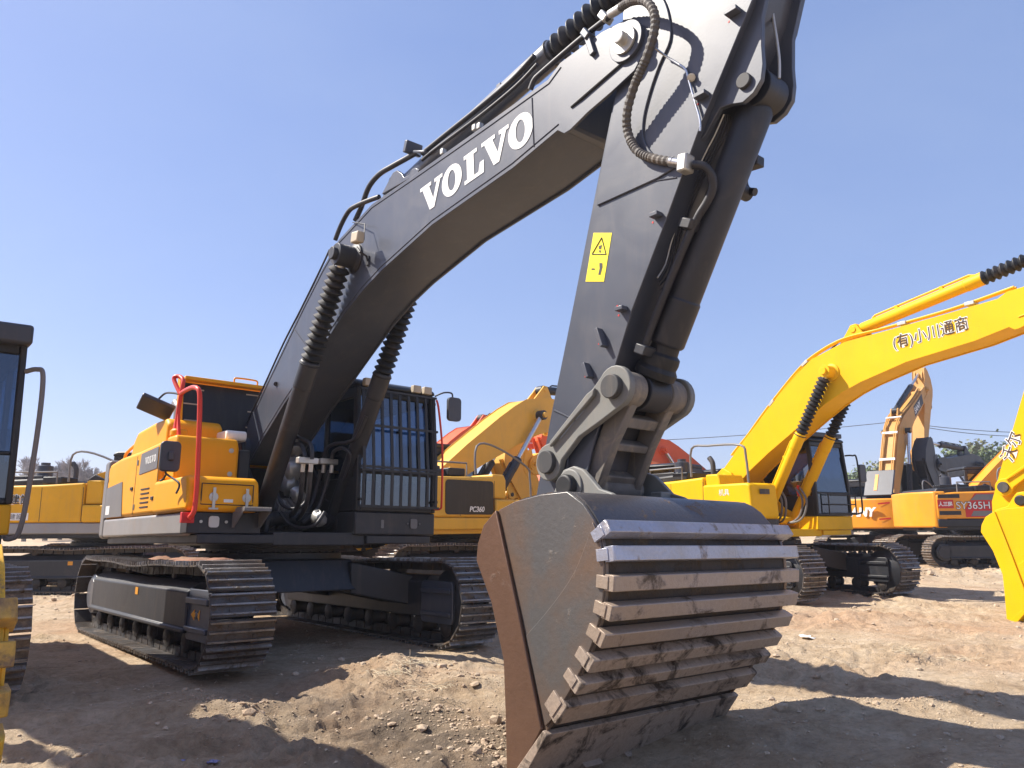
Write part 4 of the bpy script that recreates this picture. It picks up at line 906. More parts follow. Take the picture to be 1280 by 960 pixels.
# --- orange-red machine behind it
O1, D = excavator(Vector((-3.1, 23.6, .1)), math.radians(48), 'red-orange excavator behind the ochre one, rounded boom dipping to a hanging arm',
    dict(body='red_orange', boom='red_orange', bell=False, cylm='grille', ab=-.05, aa=.0, ak=.1, lamps=False, sidedecal=0, shoe='shoe_muddy', boot=False, hood='plastic'))
pA = D['tB']((5.0, 4.4)); pB = D['tB']((5.6, 4.45)); ux = Vector((pB.x-pA.x, 0, pB.y-pA.y)); writing('日立', .42, (pA.x, -.337, pA.y), ux, (-ux.z, 0, ux.x), 'white', D['boom'], ext=.001)
# --- second yellow boom low behind
K2, D = excavator(Vector((4.7, 26.0, .05)), math.radians(-129.7), 'yellow excavator with lowered boom lettered in dark blue, half hidden behind the ochre machine',
    dict(body='ochre', boom='ochre', bell=False, cylm='ochre', ab=-.26, aa=.1, ak=.2, lamps=False, sidedecal=0, shoe='shoe_muddy', boot=False, hood='plastic'))
M_['navy'] = paint('navy_ink', (.02, .03, .12), .4, .05, var=.03)
pA = D['tB']((5.75, 4.42)); pB = D['tB']((4.2, 4.28)); ux = Vector((pB.x-pA.x, 0, pB.y-pA.y))
writing('KOMATSU', .38, (pA.x, .334, pA.y), ux, (ux.z, 0, -ux.x), 'navy', D['boom'], fat=.012, ext=.001)
# --- orange-red boom seen right of the bucket link
O2, D = excavator(Vector((7.6, 29.5, .1)), math.radians(-150), 'red excavator far behind the bucket linkage, only its rounded boom and dark engine cover showing',
    dict(body='red_orange', boom='red_orange', bell=False, cylm='red_orange', ab=-.12, aa=.1, ak=.2, lamps=False, sidedecal=0, shoe='shoe_muddy', boot=False, hood='plastic', body2=1))
# --- rear view machine with raised boom
S1, D = excavator(Vector((14.74, 30.48, .0)), .782, 'orange-yellow excavator seen from behind, white lettering on its counterweight, tall raised boom, black bucket',
    dict(body='orange', boom='dull', bell=False, cylm='rubber', bcylm='rubber', acylm='hose', ab=.444, aa=-.44, ak=-.05, swing=-.3, scale=.965, lamps=False, sidedecal=0, shoe='shoe_muddy', bucket='plastic', bcut='plastic', btop='plastic', bsheet='plastic', brib='plastic', boot=False, hood='plastic', marks=0))
SL, SD = S1, D
def cw_text(root, D, txt, size, yL, z, m='white', shear=.15, sx=1):
    writing(txt, size, (-3.065, yL, z), (0, -1, 0), (0, 0, 1), m, D['cw'], fat=.012, ext=.012, shear=shear, sx=sx)
writing('SANY', .44, (-2.985, .62, 1.70), (-.10, -1, 0), (0, 0, 1), 'white', D['cw'], fat=.022, ext=.02, shear=.2)
q = MB()
for z in (1.55, 2.12): q.add([(-3.035, -.62, z), (-2.905, -1.0, z+.03), (-2.905, -1.0, z+.09), (-3.035, -.62, z+.05)], [(0, 1, 2, 3)])
q.build('red_stripe', 'redplate', D['cw'])
pA = D['tB']((4.3, 4.33)); pB = D['tB']((5.4, 4.42)); ux = Vector((pB.x-pA.x, 0, pB.y-pA.y)).normalized(); uz = Vector((-ux.z, 0, ux.x))
for s in (-1,):
    q = MB(); o = Vector((pA.x, -.334, pA.y)); q.add([o+uz*-.05-ux*.1, o+ux*1.35+uz*-.05, o+ux*1.45+uz*.38, o+uz*.38], [(0, 1, 2, 3)]); bd = q.build('decal', 'ink', D['boom'])
    writing('SANY', .36, o+Vector((0, -.003, 0))+uz*.03, ux, uz, 'white', bd, fat=.01, ext=.001, shear=.15)
    q = MB(); o = Vector((pA.x, .334, pA.y)); q.add([o+uz*-.05-ux*.1, o+ux*1.35+uz*-.05, o+ux*1.45+uz*.38, o+uz*.38], [(3, 2, 1, 0)]); bd = q.build('decal', 'ink', D['boom'])
    writing('SANY', .36, o+Vector((0, .003, 0))+ux*1.3+uz*.03, -ux, uz, 'white', bd, fat=.01, ext=.001, shear=.15)
steel_lines(S1, D, TOPL, 'dull', .028)
q = MB(); q.xf = lambda v: Vector(((w := SD['tB']((v.x, v.z))).x, v.y, w.y))
for (x, z, an) in ((.75, 3.70, -.8), (1.75, 4.48, -.6), (2.6, 4.85, -.1)): q.box((x, 0, z), (.10, .62, .06), Matrix.Rotation(an, 3, 'Y'))
q.build('pipe_clamp', 'white', D['boom'], bevel=.006)
q = MB(); R = Matrix.Rotation(math.radians(-62), 3, 'Y'); q.box((-1.95, -.35, 2.95), (1.1, 1.05, .10), R); q.box((-1.88, -.35, 2.98), (.9, .85, .05), R); hl_ = q.build('open_hood_lid', 'mirror', S1, bevel=.02)
q = MB(); q.box((-1.99, -.25, 2.98), (.7, .12, .03), R); q.build('gasket', 'orange', hl_)
# --- side view machine on the far right
S2, D = excavator(Vector((15.4, 25.3, 0)), math.radians(-4), 'orange-yellow excavator at the far right seen side on, with red hexagon badge on its flank',
    dict(body='orange', boom='orange', bell=False, cylm='rubber', ab=.05, aa=.5, lamps=False, sidedecal=0, shoe='shoe_muddy', boot=False, hood='plastic', skirt='plastic', marks=0, xr=-2.42))
ob = MB(); hexo = [(-.72, 1.62), (-.55, 1.52), (.55, 1.52), (.72, 1.62), (.72, 2.05), (.50, 2.25), (-.40, 2.25), (-.72, 1.95)]
q = MB(); q.prism([(x-.72, z) for x, z in [(-.75, 1.55), (.30, 1.55), (.45, 1.68), (.45, 2.12), (.30, 2.27), (-.42, 2.27), (-.62, 2.0), (-.75, 1.8)]], -1.504, -1.508); bdg = q.build('badge', 'redplate', D['side'])
q = MB(); q.prism([(x-.68, z) for x, z in [(-.62, 2.06), (.2, 2.06), (.30, 2.14), (.22, 2.24), (-.42, 2.24)]], -1.509, -1.512); q.build('badge_inset', 'grey', bdg); q = MB(); q.prism([(x-.68, z) for x, z in [(-.65, 1.58), (.12, 1.58), (.22, 1.66), (.15, 1.74), (-.55, 1.74)]], -1.509, -1.512); q.build('badge_inset', 'grey', bdg)
writing('SY365H', .31, (-1.74, -1.516, 1.80), (1, 0, 0), (0, 0, 1), 'ink', bdg, fat=.010, ext=.001); writing('SY365H', .31, (-1.74, -1.519, 1.80), (1, 0, 0), (0, 0, 1), 'white', bdg, fat=.0, ext=.001)
q = MB(); q.bx(-2.27, -1.80, -1.507, -1.503, 1.82, 2.08); rp = q.build('decal', 'redplate', D['side']); writing('人三民', .14, (-2.25, -1.511, 1.90), (1, 0, 0), (0, 0, 1), 'white', rp, ext=.001, fat=.006)
q = MB(); q.bx(-2.24, -1.6, -1.506, -1.5, 1.62, 1.74); q.build('vent', 'plastic', D['side']); q = MB(); q.bx(-2.24, -1.6, -1.506, -1.5, 2.13, 2.25); q.build('vent', 'plastic', D['side'])
# --- dark machine beyond
B2, D = excavator(Vector((22.3, 36.0, .1)), math.radians(-140), 'dark grey excavator beyond, its black boom arching down behind the open bucket',
    dict(body='gold', boom='frame', bell=False, cylm='grille', ab=-.16, aa=.1, lamps=False, sidedecal=0, shoe='shoe_muddy', boot=False, hood='plastic'))

# ------------------------------------------------------------------ ground
def vnoise(x, y, seed=0):
    xi = np.floor(x).astype(np.int64); yi = np.floor(y).astype(np.int64); fx = x-xi; fy = y-yi
    fx = fx*fx*fx*(fx*(fx*6-15)+10); fy = fy*fy*fy*(fy*(fy*6-15)+10)
    def h(a, b):
        n = (a*374761393+b*668265263+seed*974711) & 0xffffffff
        n = ((n ^ (n >> 13))*1274126177) & 0xffffffff
        return ((n ^ (n >> 16)) & 0xffff)/65535.
    return (h(xi, yi)*(1-fx)+h(xi+1, yi)*fx)*(1-fy)+(h(xi, yi+1)*(1-fx)+h(xi+1, yi+1)*fx)*fy
def fbm(x, y, o=5, seed=0, ridg=False):
    s = 0; a = 1; t = 0
    for k in range(o):
        n = vnoise(x*2**k+17*k, y*2**k-31*k, seed+k); n = 1-abs(2*n-1) if ridg else n
        s = s+a*n; t += a; a *= .5
    return s/t
def gheight(x, y):
    d = np.hypot(x, y); far = np.clip(1-(d-25)/40, 0, 1)
    z = .10*(fbm(x*.35, y*.35, 3, 1)-.5)*far
    cl = fbm(x*2.6, y*2.6, 5, 5); mask = np.clip((fbm(x*.7+9, y*.7, 3, 9)-.42)*4, 0, 1)
    z += far*(.12*(cl-.5)*(.35+mask)+.09*np.clip(fbm(x*9, y*9, 4, 21)-.5, 0, 1)*(.4+1.3*mask))
    # loose spoil thrown up between the tracks and along the wheel lines
    for (cx, cy, sx, sy, an, h) in ((-.95, 7.55, 1.1, .45, -.6, .10), (-2.3, 6.4, .9, .3, -.7, .06), (-.6, 6.0, .6, .3, -.5, .06), (1.9, 8.6, .9, .4, -.3, .07), (3.2, 6.15, 1.2, .16, -.12, .08), (2.0, 7.9, 1.5, .25, -.5, .05),
                                     (-7.0, 15.5, 2.0, .7, .1, .22), (-.38, 5.0, .28, .25, 0, .12), (7.5, 20, 3, .9, -.2, .16), (12.0, 20.5, 3.5, .8, .1, .16), (5.3, 11.5, 1.5, .5, .3, .07)):
        c, s = math.cos(an), math.sin(an); u = ((x-cx)*c+(y-cy)*s)/sx; v = (-(x-cx)*s+(y-cy)*c)/sy
        z += h*np.exp(-(u*u+v*v))*(.5+1.1*cl)
    z -= .26*np.exp(-((x-.75)/1.15)**2-((y-4.55)/1.0)**2)
    for (px_, py_, dx_, dy_, wd_) in ((1.0, 8.3, .88, -.47, .14), (1.6, 9.4, .88, -.47, .14), (4.5, 12.0, .97, -.22, .2), (4.9, 13.2, .97, -.22, .2), (-3.0, 5.9, .95, .31, .13), (-3.1, 4.9, .95, .31, .13)):
        tt = (x-px_)*dx_+(y-py_)*dy_; vv_ = -(x-px_)*dy_+(y-py_)*dx_+.05*np.sin(tt*1.3); g_ = np.exp(-(vv_/wd_)**2)*np.clip((4-abs(tt))/1.5, 0, 1); z += -.05*g_+.03*np.exp(-((abs(vv_)-wd_*1.7)/(wd_*.5))**2)*np.clip((4-abs(tt))/1.5, 0, 1)*(.4+cl)+.012*g_*np.sin(tt*2*PI/.16)
    # crawler prints running with the big machine
    cy_, sy_ = math.cos(HYAW), math.sin(HYAW)
    X = (x-HX.x)*cy_+(y-HX.y)*sy_; Y = -(x-HX.x)*sy_+(y-HX.y)*cy_
    for yc in (-1.37, 1.37):
        band = np.exp(-((Y-yc)/.36)**4)*np.clip((X-2.6)*2, 0, 1)*np.clip((8.5-X)/2, 0, 1)
        z += band*(-.035+.02*np.sin(X*2*PI/.105*.5)*fbm(x*1.5, y*1.5, 2, 3))
    # flatten where the machines stand
    for (mx, my, ya, hx_, hy_) in ((HX.x, HX.y, HYAW, 2.7, 1.75),):
        c, s = math.cos(ya), math.sin(ya); U = abs((x-mx)*c+(y-my)*s)-hx_; Vv = abs(-(x-mx)*s+(y-my)*c)-hy_
        m = np.clip(np.maximum(U, Vv)/.35+.4, 0, 1); z = z*m
        z += -.0*m
    return z
HTM = hero.matrix_world
nr, na = 620, 900
rr = np.concatenate([[.3], np.geomspace(1.0, 40, nr-60), np.geomspace(42, 2500, 60)])
nr = len(rr)
ang1 = np.linspace(-.95, .95, na-80); ang2 = np.linspace(.95, 2*PI-.95, 82)[1:-1]
aa_ = np.concatenate([ang1, ang2]); na = len(aa_)
A, Rr = np.meshgrid(aa_, rr); gx = Rr*np.sin(A); gy = Rr*np.cos(A)
gz = gheight(gx, gy)
vv = np.stack([gx, gy, gz], -1).reshape(-1, 3)
I = np.arange(nr-1)[:, None]*na; J = np.arange(na)[None, :]; J2 = (J+1) % na
quads = np.stack([I+J, I+na+J, I+na+J2, I+J2], -1).reshape(-1, 4)[:, ::-1]
me = bpy.data.meshes.new('ground'); me.vertices.add(len(vv)+1); me.vertices.foreach_set('co', np.concatenate([vv, [[0, 0, 0]]]).ravel())
cen = len(vv); tris = [(j, (j+1) % na, cen) for j in range(na)]
nl = quads.size+3*na
me.loops.add(nl); me.loops.foreach_set('vertex_index', np.concatenate([quads.ravel(), np.array(tris)[:, ::-1].ravel()]))
me.polygons.add(len(quads)+na); me.polygons.foreach_set('loop_start', np.concatenate([np.arange(len(quads))*4, quads.size+np.arange(na)*3]))
me.polygons.foreach_set('loop_total', np.concatenate([np.full(len(quads), 4), np.full(na, 3)])); me.polygons.foreach_set('use_smooth', [True]*(len(quads)+na))
me.update(calc_edges=True); me.validate()
if me.polygons[0].normal.z < 0: me.flip_normals()
m, nt, b = mat('dry_yard_earth')
co = N(nt, 'ShaderNodeNewGeometry').outputs['Position']
n1 = noise(nt, .28, 6, .6, .6, co); n2 = noise(nt, 1.7, 10, .72, .5, co); n3 = noise(nt, 14, 10, .75, .2, co); n4 = noise(nt, .9, 8, .65, 1.2, co); n5 = noise(nt, 70, 5, .7, 0, co)
base = ramp(nt, n2, [(.28, (.36, .25, .155)), (.44, (.54, .405, .265)), (.58, (.64, .505, .35)), (.75, (.72, .60, .45))]).outputs[0]
red = ramp(nt, n1, [(.50, (0, 0, 0)), (.66, (1, 1, 1))]).outputs[0]
c1 = mix(nt, red, base, mix(nt, .38, base, (.52, .27, .15)))
gr = ramp(nt, n4, [(.56, (0, 0, 0)), (.70, (1, 1, 1))]).outputs[0]
gm = N(nt, 'ShaderNodeMath', operation='MULTIPLY', i_1=.40); L(nt, gr, gm.inputs[0])
c2 = mix(nt, gm.outputs[0], c1, (.22, .185, .15))
# dark band: some damp churned mud, mostly cast shadow put into the colour
sep = N(nt, 'ShaderNodeSeparateXYZ'); L(nt, co, sep.inputs[0])
def lin(ax, ay, cst):
    a1 = N(nt, 'ShaderNodeMath', operation='MULTIPLY', i_1=ax); L(nt, sep.outputs[0], a1.inputs[0])
    a2 = N(nt, 'ShaderNodeMath', operation='MULTIPLY_ADD', i_1=ay); L(nt, sep.outputs[1], a2.inputs[0]); a2.inputs[2].default_value = cst
    a3 = N(nt, 'ShaderNodeMath', operation='ADD'); L(nt, a1.outputs[0], a3.inputs[0]); L(nt, a2.outputs[0], a3.inputs[1]); return a3.outputs[0]
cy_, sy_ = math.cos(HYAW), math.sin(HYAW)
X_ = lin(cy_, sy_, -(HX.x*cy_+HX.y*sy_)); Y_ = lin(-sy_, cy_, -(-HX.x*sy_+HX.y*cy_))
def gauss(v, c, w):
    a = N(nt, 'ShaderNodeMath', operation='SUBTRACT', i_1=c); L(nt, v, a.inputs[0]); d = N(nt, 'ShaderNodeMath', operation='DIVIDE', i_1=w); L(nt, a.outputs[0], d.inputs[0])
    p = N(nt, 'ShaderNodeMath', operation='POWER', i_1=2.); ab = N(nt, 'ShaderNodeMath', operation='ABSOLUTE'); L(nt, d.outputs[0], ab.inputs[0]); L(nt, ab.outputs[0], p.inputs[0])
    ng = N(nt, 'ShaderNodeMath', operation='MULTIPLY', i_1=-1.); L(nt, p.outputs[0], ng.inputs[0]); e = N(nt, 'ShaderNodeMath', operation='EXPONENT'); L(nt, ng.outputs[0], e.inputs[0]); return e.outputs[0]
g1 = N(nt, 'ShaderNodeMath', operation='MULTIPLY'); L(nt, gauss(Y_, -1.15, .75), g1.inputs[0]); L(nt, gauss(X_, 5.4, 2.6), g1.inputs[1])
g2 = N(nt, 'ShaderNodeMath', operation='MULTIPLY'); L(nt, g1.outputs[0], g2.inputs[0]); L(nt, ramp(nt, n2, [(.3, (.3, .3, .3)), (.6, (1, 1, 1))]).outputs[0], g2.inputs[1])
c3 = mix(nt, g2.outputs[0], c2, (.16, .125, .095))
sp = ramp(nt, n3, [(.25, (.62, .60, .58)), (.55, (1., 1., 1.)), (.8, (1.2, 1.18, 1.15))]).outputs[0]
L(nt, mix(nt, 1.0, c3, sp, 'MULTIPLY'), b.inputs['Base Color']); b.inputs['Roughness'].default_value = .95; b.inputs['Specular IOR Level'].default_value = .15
hm = N(nt, 'ShaderNodeMath', operation='MULTIPLY_ADD', i_1=.35); L(nt, n5, hm.inputs[0]); L(nt, n3, hm.inputs[2])
bump(nt, b, hm.outputs[0], 1.0, .06)
me.materials.append(m); M_['earth'] = m
go = bpy.data.objects.new('ground', me); COL.objects.link(go); go['kind'] = 'structure'; go['label'] = 'dry tan and reddish churned earth of the yard'

# stones and clods: thousands of small lumps, one mass
def lumps(name, n, gen, m, label):
    vs = []; fs = []
    t = (1+5**.5)/2; ico = [Vector(v).normalized() for v in ((-1, t, 0), (1, t, 0), (-1, -t, 0), (1, -t, 0), (0, -1, t), (0, 1, t), (0, -1, -t), (0, 1, -t), (t, 0, -1), (t, 0, 1), (-t, 0, -1), (-t, 0, 1))]
    icf = [(0, 11, 5), (0, 5, 1), (0, 1, 7), (0, 7, 10), (0, 10, 11), (1, 5, 9), (5, 11, 4), (11, 10, 2), (10, 7, 6), (7, 1, 8), (3, 9, 4), (3, 4, 2), (3, 2, 6), (3, 6, 8), (3, 8, 9), (4, 9, 5), (2, 4, 11), (6, 2, 10), (8, 6, 7), (9, 8, 1)]
    P = [gen() for _ in range(n)]; hz = gheight(np.array([p[0] for p in P]), np.array([p[1] for p in P]))
    for (x, y, s), z in zip(P, hz):
        o = len(vs); R = Matrix.Rotation(random.uniform(0, 6.3), 3, Vector((random.random(), random.random(), random.random()+.1)).normalized()); sc = (random.uniform(.7, 1.4), random.uniform(.6, 1.2), random.uniform(.4, .8))
        for v in ico: w = R @ Vector((v.x*sc[0], v.y*sc[1], v.z))*random.uniform(.7, 1.15); vs.append((x+w.x*s, y+w.y*s, z+w.z*s*sc[2]+s*.15))
        fs += [(a+o, b+o, c+o) for a, b, c in icf]
    me = bpy.data.meshes.new(name); me.from_pydata(vs, [], fs); me.update(); me.materials.append(m)
    o = bpy.data.objects.new(name, me); COL.objects.link(o); o['kind'] = 'stuff'; o['label'] = label; o['category'] = 'rubble'; return o
def g_any():
    d = 2.2*math.exp(random.random()*2.6); a = random.uniform(-.72, .72); s = min(.035, random.paretovariate(2.6)*.0048)*(.6+d*.07); return d*math.sin(a)/max(.3, math.cos(a)), d, s
def g_heap():
    cx, cy, sx, sy, an = random.choice(((-.95, 7.55, 1.2, .5, -.6), (-2.3, 6.4, .9, .35, -.7), (-.6, 6.0, .6, .3, -.5), (3.2, 6.15, 1.3, .2, -.12), (1.9, 8.3, 1.1, .5, -.3), (-7.0, 15.5, 2.0, .7, .1), (-.1, 5.35, .3, .3, 0), (7.5, 20, 3, .9, -.2), (12, 20.5, 3.5, .8, .1)))
    u, v = random.gauss(0, .6)*sx, random.gauss(0, .6)*sy; c, s = math.cos(an), math.sin(an); return cx+u*c-v*s, cy+u*s+v*c, min(.06, random.paretovariate(2.8)*.0075)*(1 if cy < 12 else 1.8)
def lump_mat(name, c0, c1_):
    m, nt, b = mat(name); co = N(nt, 'ShaderNodeNewGeometry').outputs['Position']; n = noise(nt, 2.3, 8, .7, .5, co); n2 = noise(nt, 30, 6, .7, 0, co)
    L(nt, mix(nt, .35, ramp(nt, n, [(.35, c0), (.65, c1_)]).outputs[0], ramp(nt, n2, [(.3, (.2, .15, .1)), (.7, (.6, .5, .4))]).outputs[0]), b.inputs['Base Color']); b.inputs['Roughness'].default_value = .95; bump(nt, b, n2, .6, .02); return m
lumps('gravel', 15000, g_any, lump_mat('pale_stone', (.38, .285, .19), (.60, .48, .34)), 'small stones and crumbs of earth strewn over the yard')
lumps('clods', 3000, g_heap, lump_mat('earth_clod', (.38, .26, .16), (.58, .44, .30)), 'heaped clods of broken earth')
# a few bigger single finds on the ground
def gp(px, py):
    d = ray(px, py); p = CC+d*(-CH/d.z); return Vector((p.x, p.y, float(gheight(np.array([p.x]), np.array([p.y]))[0])))
def scrap(name, px, py, w, h, m, label, cat):
    p = gp(px, py); q = MB(); n = 5
    vs = [(p.x+(i/n-.5)*w+random.uniform(-.01, .01), p.y+(j/n-.5)*h, p.z+.012+random.uniform(0, min(w, h)*.22)) for i in range(n+1) for j in range(n+1)]
    q.add(vs, [(i*(n+1)+j, (i+1)*(n+1)+j, (i+1)*(n+1)+j+1, i*(n+1)+j+1) for i in range(n) for j in range(n)])
    o = q.build(name, m, None, ang=20); s_ = o.modifiers.new('t', 'SOLIDIFY'); s_.thickness = .004; o['label'] = label; o['category'] = cat; return o
M_['blue'] = paint('faded_blue_plastic', (.22, .22, .40), .5, .5)
scrap('paper_scrap', 1009, 798, .13, .22, 'white', 'crumpled white paper lying on the sunlit earth right of the bucket', 'paper')
scrap('plastic_scrap', 231, 948, .055, .06, 'blue', 'small faded blue plastic scrap near the bottom edge, the left one of two', 'litter')
scrap('plastic_scrap', 266, 953, .06, .055, 'blue', 'small faded blue plastic scrap near the bottom edge, the right one of two', 'litter')

# dry straw tufts
q = MB()
for (px, py, n) in ((490, 858, 60), (515, 850, 40), (545, 880, 26), (1135, 825, 40), (1200, 835, 30)):
    c = gp(px, py)
    for _ in range(n):
        a = random.uniform(0, 6.28); r = random.uniform(0, .22); x, y = c.x+r*math.cos(a), c.y+r*math.sin(a)*.8; z = c.z+.07
        d = Vector((random.uniform(-1, 1), random.uniform(-1, 1), random.uniform(-.1, .35))).normalized()*random.uniform(.05, .14); q.tube([(x, y, z), Vector((x, y, z))+d*.5+Vector((0, 0, .01)), Vector((x, y, z))+d], .0022, 4)
M_['straw'] = paint('dry_straw', (.55, .47, .33), .8, 0, var=.15)
o = q.build('straw', 'straw'); o['kind'] = 'stuff'; o['label'] = 'dry bleached straw caught in the churned earth'; o['category'] = 'straw'

# ------------------------------------------------------------------ trees
def leafmat(name, a, b_):
    m, nt, b = mat(name); co = N(nt, 'ShaderNodeNewGeometry').outputs['Position']; n = noise(nt, .9, 3, .6, 0, co)
    L(nt, ramp(nt, n, [(.35, a), (.65, b_)]).outputs[0], b.inputs['Base Color']); b.inputs['Roughness'].default_value = .7; return m
M_['leaf'] = leafmat('green_leaves', (.07, .11, .04), (.15, .19, .07)); M_['leaf2'] = leafmat('olive_leaves', (.12, .13, .07), (.21, .21, .10))
M_['bark'] = paint('grey_bark', (.16, .13, .11), .85, 0, var=.2); M_['twig'] = paint('pale_twigs', (.30, .27, .27), .85, 0, var=.15)
def tree(x, y, h, w, kind, label, n=2600):
    t = bpy.data.objects.new('tree', None); COL.objects.link(t); t.location = (x, y, 0); t['label'] = label; t['category'] = 'tree'; t['group'] = 'trees on the horizon'
    mb = MB(); rnd = random.Random(int(x*13+y*7)); clumps = []
    mb.tube([(0, 0, -.1), (rnd.uniform(-.2, .2), 0, h*.25), (rnd.uniform(-.3, .3), rnd.uniform(-.3, .3), h*.55)], [.03*h, .022*h, .012*h], 8)
    tw = MB()
    def branch(p, d, l, r, k):
        e = p+d*l; mid = p+d*l*.5+Vector((rnd.uniform(-1, 1), rnd.uniform(-1, 1), rnd.uniform(-.4, .8)))*l*.08
        (tw if k < 2 else mb).tube([p, mid, e], [max(r, .028), max(r*.8, .024), max(r*.5, .018)], 4, cap=False)
        clumps.append((e, l))
        if k > 0:
            for _ in range(4 if kind == 'bare' else 3):
                nd = (d+Vector((rnd.uniform(-1, 1), rnd.uniform(-1, 1), rnd.uniform(-.15, .8)))*.75).normalized(); branch(p+d*l*rnd.uniform(.5, 1), nd, l*rnd.uniform(.55, .8), r*.5, k-1)
    for _ in range(6):
        a = rnd.uniform(0, 6.28); branch(Vector((0, 0, h*rnd.uniform(.2, .5))), Vector((math.cos(a)*w/h*1.3, math.sin(a)*w/h*1.3, .9)).normalized(), h*.24, .008*h, 5 if kind == 'bare' else 3)
    mb.build('trunk', 'bark', t)
    if kind == 'bare': tw.build('crown', 'twig', t); return
    tw.build('branch', 'bark', t)
    vs = []; fs = []
    for _ in range(n):
        c, l = rnd.choice(clumps); s = h*.019*rnd.uniform(.6, 1.5)
        p = c+Vector((rnd.gauss(0, 1), rnd.gauss(0, 1), rnd.gauss(0, .8)))*h*.05; R = Matrix.Rotation(rnd.uniform(0, 6.3), 3, Vector((rnd.gauss(0, 1), rnd.gauss(0, 1), rnd.gauss(0, 1))).normalized())
        o = len(vs); vs += [p+R @ Vector(q_)*s for q_ in ((-1, -.6, 0), (.2, -.9, .2), (1, 0, 0), (.1, .8, .2))]; fs.append((o, o+1, o+2, o+3))
    me = bpy.data.meshes.new('crown'); me.from_pydata([tuple(v) for v in vs], [], fs); me.materials.append(M_['leaf' if kind == 'green' else 'leaf2']); o = bpy.data.objects.new('crown', me); COL.objects.link(o); o.parent = t
def at(px, d): return (px-640)/F*d
LBL = {'bare': 'leafless grey tree', 'green': 'leafy green tree', 'olive': 'olive-brown tree'}
for (px, d, h, w, k, where) in ((40, 85, 8.5, 6, 'bare', 'behind the long mirror rail at far left'), (66, 90, 9.5, 6, 'bare', 'just right of the long mirror rail'), (84, 95, 9.0, 6, 'bare', 'behind the dark air cleaner'), (104, 88, 9.2, 6, 'bare', 'right of the dark air cleaner, left of the exhaust'), (128, 92, 8.5, 6, 'bare', 'against the rear of the big yellow house'), (52, 100, 6.0, 8, 'olive', 'low behind the leafless trees, leftmost'), (98, 104, 6.0, 9, 'green', 'low behind the leafless trees, by the air cleaner'),
                             (1055, 80, 7.8, 6, 'green', 'showing beside the bright yellow cab mirror'), (1085, 84, 8.2, 6, 'green', 'behind the tilted open hood lid'), (1125, 78, 8.2, 7, 'olive', 'between the raised boom and the hanging bucket'), (1222, 76, 10.2, 7, 'green', 'tallest, above the dark boom at far right'), (1246, 82, 10, 6, 'olive', 'behind the far right handrail'), (1270, 74, 9.4, 6, 'green', 'beside the yellow arm at the right edge'), (1180, 90, 9.0, 7, 'olive', 'hidden behind the hanging bucket'), (1010, 95, 8.0, 7, 'green', 'behind the bright yellow cab'), (725, 110, 7.5, 8, 'olive', 'glimpsed between booms and the grey arm'), (560, 110, 7.0, 7, 'olive', 'beyond the red-orange boom')):
    tree(at(px, d), d, h, w, k, f'{LBL[k]} {where}', 3000)
m_ = M_['leaf2']
# far hedge line
q = MB(); rnd = random.Random(3); vs = []; fs = []
for k in range(9000):
    a = rnd.uniform(-1.0, 1.0); d = rnd.uniform(135, 150); hmax = 4.6+2.0*math.sin(a*9)+1.2*math.sin(a*31+1)+.8*math.sin(a*77); z = rnd.uniform(0, 1)**.7*max(1.6, hmax); p = Vector((d*math.sin(a), d*math.cos(a), z)); s = rnd.uniform(.4, .9)
    R = Matrix.Rotation(rnd.uniform(0, 6.3), 3, Vector((rnd.gauss(0, 1), rnd.gauss(0, 1), rnd.gauss(0, 1))).normalized()); o = len(vs); vs += [p+R @ Vector(q_)*s for q_ in ((-1, -.8, 0), (.9, -.9, .2), (1, .7, 0), (-.8, .8, .2))]; fs.append((o, o+1, o+2, o+3))
me = bpy.data.meshes.new('treeline'); me.from_pydata([tuple(v) for v in vs], [], fs); me.materials.append(m_); o = bpy.data.objects.new('treeline', me); COL.objects.link(o); o['kind'] = 'stuff'; o['label'] = 'distant low treeline along the horizon'; o['category'] = 'trees'

# power lines
M_['cable'] = paint('weathered_cable', (.10, .10, .11), .6, 0)
def wire(a, b, da, db, sag, label):
    P0 = CC+ray(*a)*da; P1 = CC+ray(*b)*db; pts = []
    for k in range(25): t = k/24; p = P0.lerp(P1, t); p.z -= sag*4*t*(1-t); pts.append(p)
    mb = MB(); mb.tube(pts, .035, 6); o = mb.build('power_line', 'cable'); o['label'] = label; o['category'] = 'cable'; o['group'] = 'overhead power lines'
wire((560, 556), (1110, 528), 75, 75, .6, 'thin overhead cable sloping up to the raised boom')
wire((1150, 531), (1330, 541), 75, 75, .25, 'upper of the two thin cables right of the raised boom')
wire((1150, 533), (1330, 545), 75.5, 75.5, .4, 'lower of the two thin cables right of the raised boom')

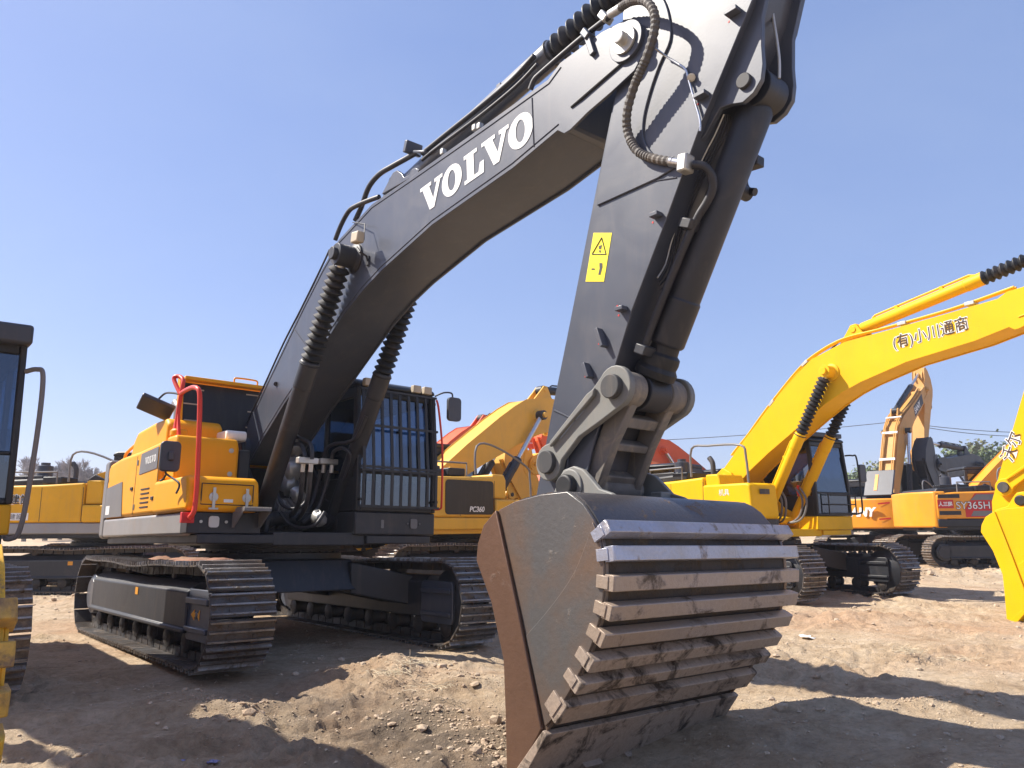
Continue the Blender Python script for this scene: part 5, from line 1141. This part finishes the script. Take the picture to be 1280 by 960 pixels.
# ------------------------------------------------------------------ haze
HAZE = True
if HAZE:
    q = MB(); q.bx(-420, 420, -60, 640, -1.5, 14); hz = q.build('haze', None); hz['kind'] = 'stuff'; hz['label'] = 'thin pale dust haze over the yard'; hz['category'] = 'haze'
    hm_ = bpy.data.materials.new('haze'); hm_.use_nodes = True; hn = hm_.node_tree; hn.nodes.clear(); ho = hn.nodes.new('ShaderNodeOutputMaterial'); pv = hn.nodes.new('ShaderNodeVolumePrincipled')
    pv.inputs['Color'].default_value = (.90, .93, 1, 1); pv.inputs['Density'].default_value = .0010; pv.inputs['Anisotropy'].default_value = .3; hn.links.new(pv.outputs[0], ho.inputs['Volume']); hz.data.materials.append(hm_)
# ------------------------------------------------------------------ sky and sun
kx, ky = .71, .583
wl_ = Vector((math.cos(HYAW)*kx-math.sin(HYAW)*ky, math.sin(HYAW)*kx+math.cos(HYAW)*ky, -1)).normalized()   # where the sunlight goes
ts = -wl_; elev = math.asin(ts.z); az = math.atan2(ts.x, ts.y)
w = bpy.data.worlds.new('World'); SC.world = w; w.use_nodes = True; nt = w.node_tree; bg = nt.nodes['Background']
sky = N(nt, 'ShaderNodeTexSky', sky_type='NISHITA', sun_disc=False, sun_elevation=elev, sun_rotation=az, air_density=1.0, dust_density=.9, ozone_density=2.5, altitude=100)
tc = N(nt, 'ShaderNodeTexCoord').outputs['Generated']
mp = N(nt, 'ShaderNodeMapping'); mp.inputs['Scale'].default_value = (1.0, 1.0, 2.2); L(nt, tc, mp.inputs[0])
cn = noise(nt, 1.5, 5, .55, .3, mp.outputs[0]); cf_ = ramp(nt, cn, [(.38, (0, 0, 0)), (.75, (1, 1, 1))]).outputs[0]
cm = N(nt, 'ShaderNodeMath', operation='MULTIPLY', i_1=.15); L(nt, cf_, cm.inputs[0])
SKYMUL = (1.13, .965, 1.0)
sk1 = mix(nt, 1.0, sky.outputs[0], SKYMUL, 'MULTIPLY')
sk1 = mix(nt, .42, sk1, (1.65, 2.6, 5.2)); sk2 = mix(nt, cm.outputs[0], sk1, (3.7, 4.4, 5.4))
L(nt, sk2, bg.inputs[0]); bg.inputs[1].default_value = .09
sl = bpy.data.lights.new('sun', 'SUN'); sl.energy = 4.4; sl.angle = math.radians(.53); sl.color = (1, .93, .83)
so = bpy.data.objects.new('sun', sl); COL.objects.link(so); so.rotation_euler = wl_.to_track_quat('-Z', 'Y').to_euler()
SC.view_settings.view_transform = 'Standard'; SC.view_settings.look = 'None'; SC.view_settings.gamma = 1; SC.view_settings.use_curve_mapping = False
SC.view_settings.exposure = 1.0
SC.cycles.use_denoising = True; SC.cycles.max_bounces = 6; SC.cycles.transparent_max_bounces = 8
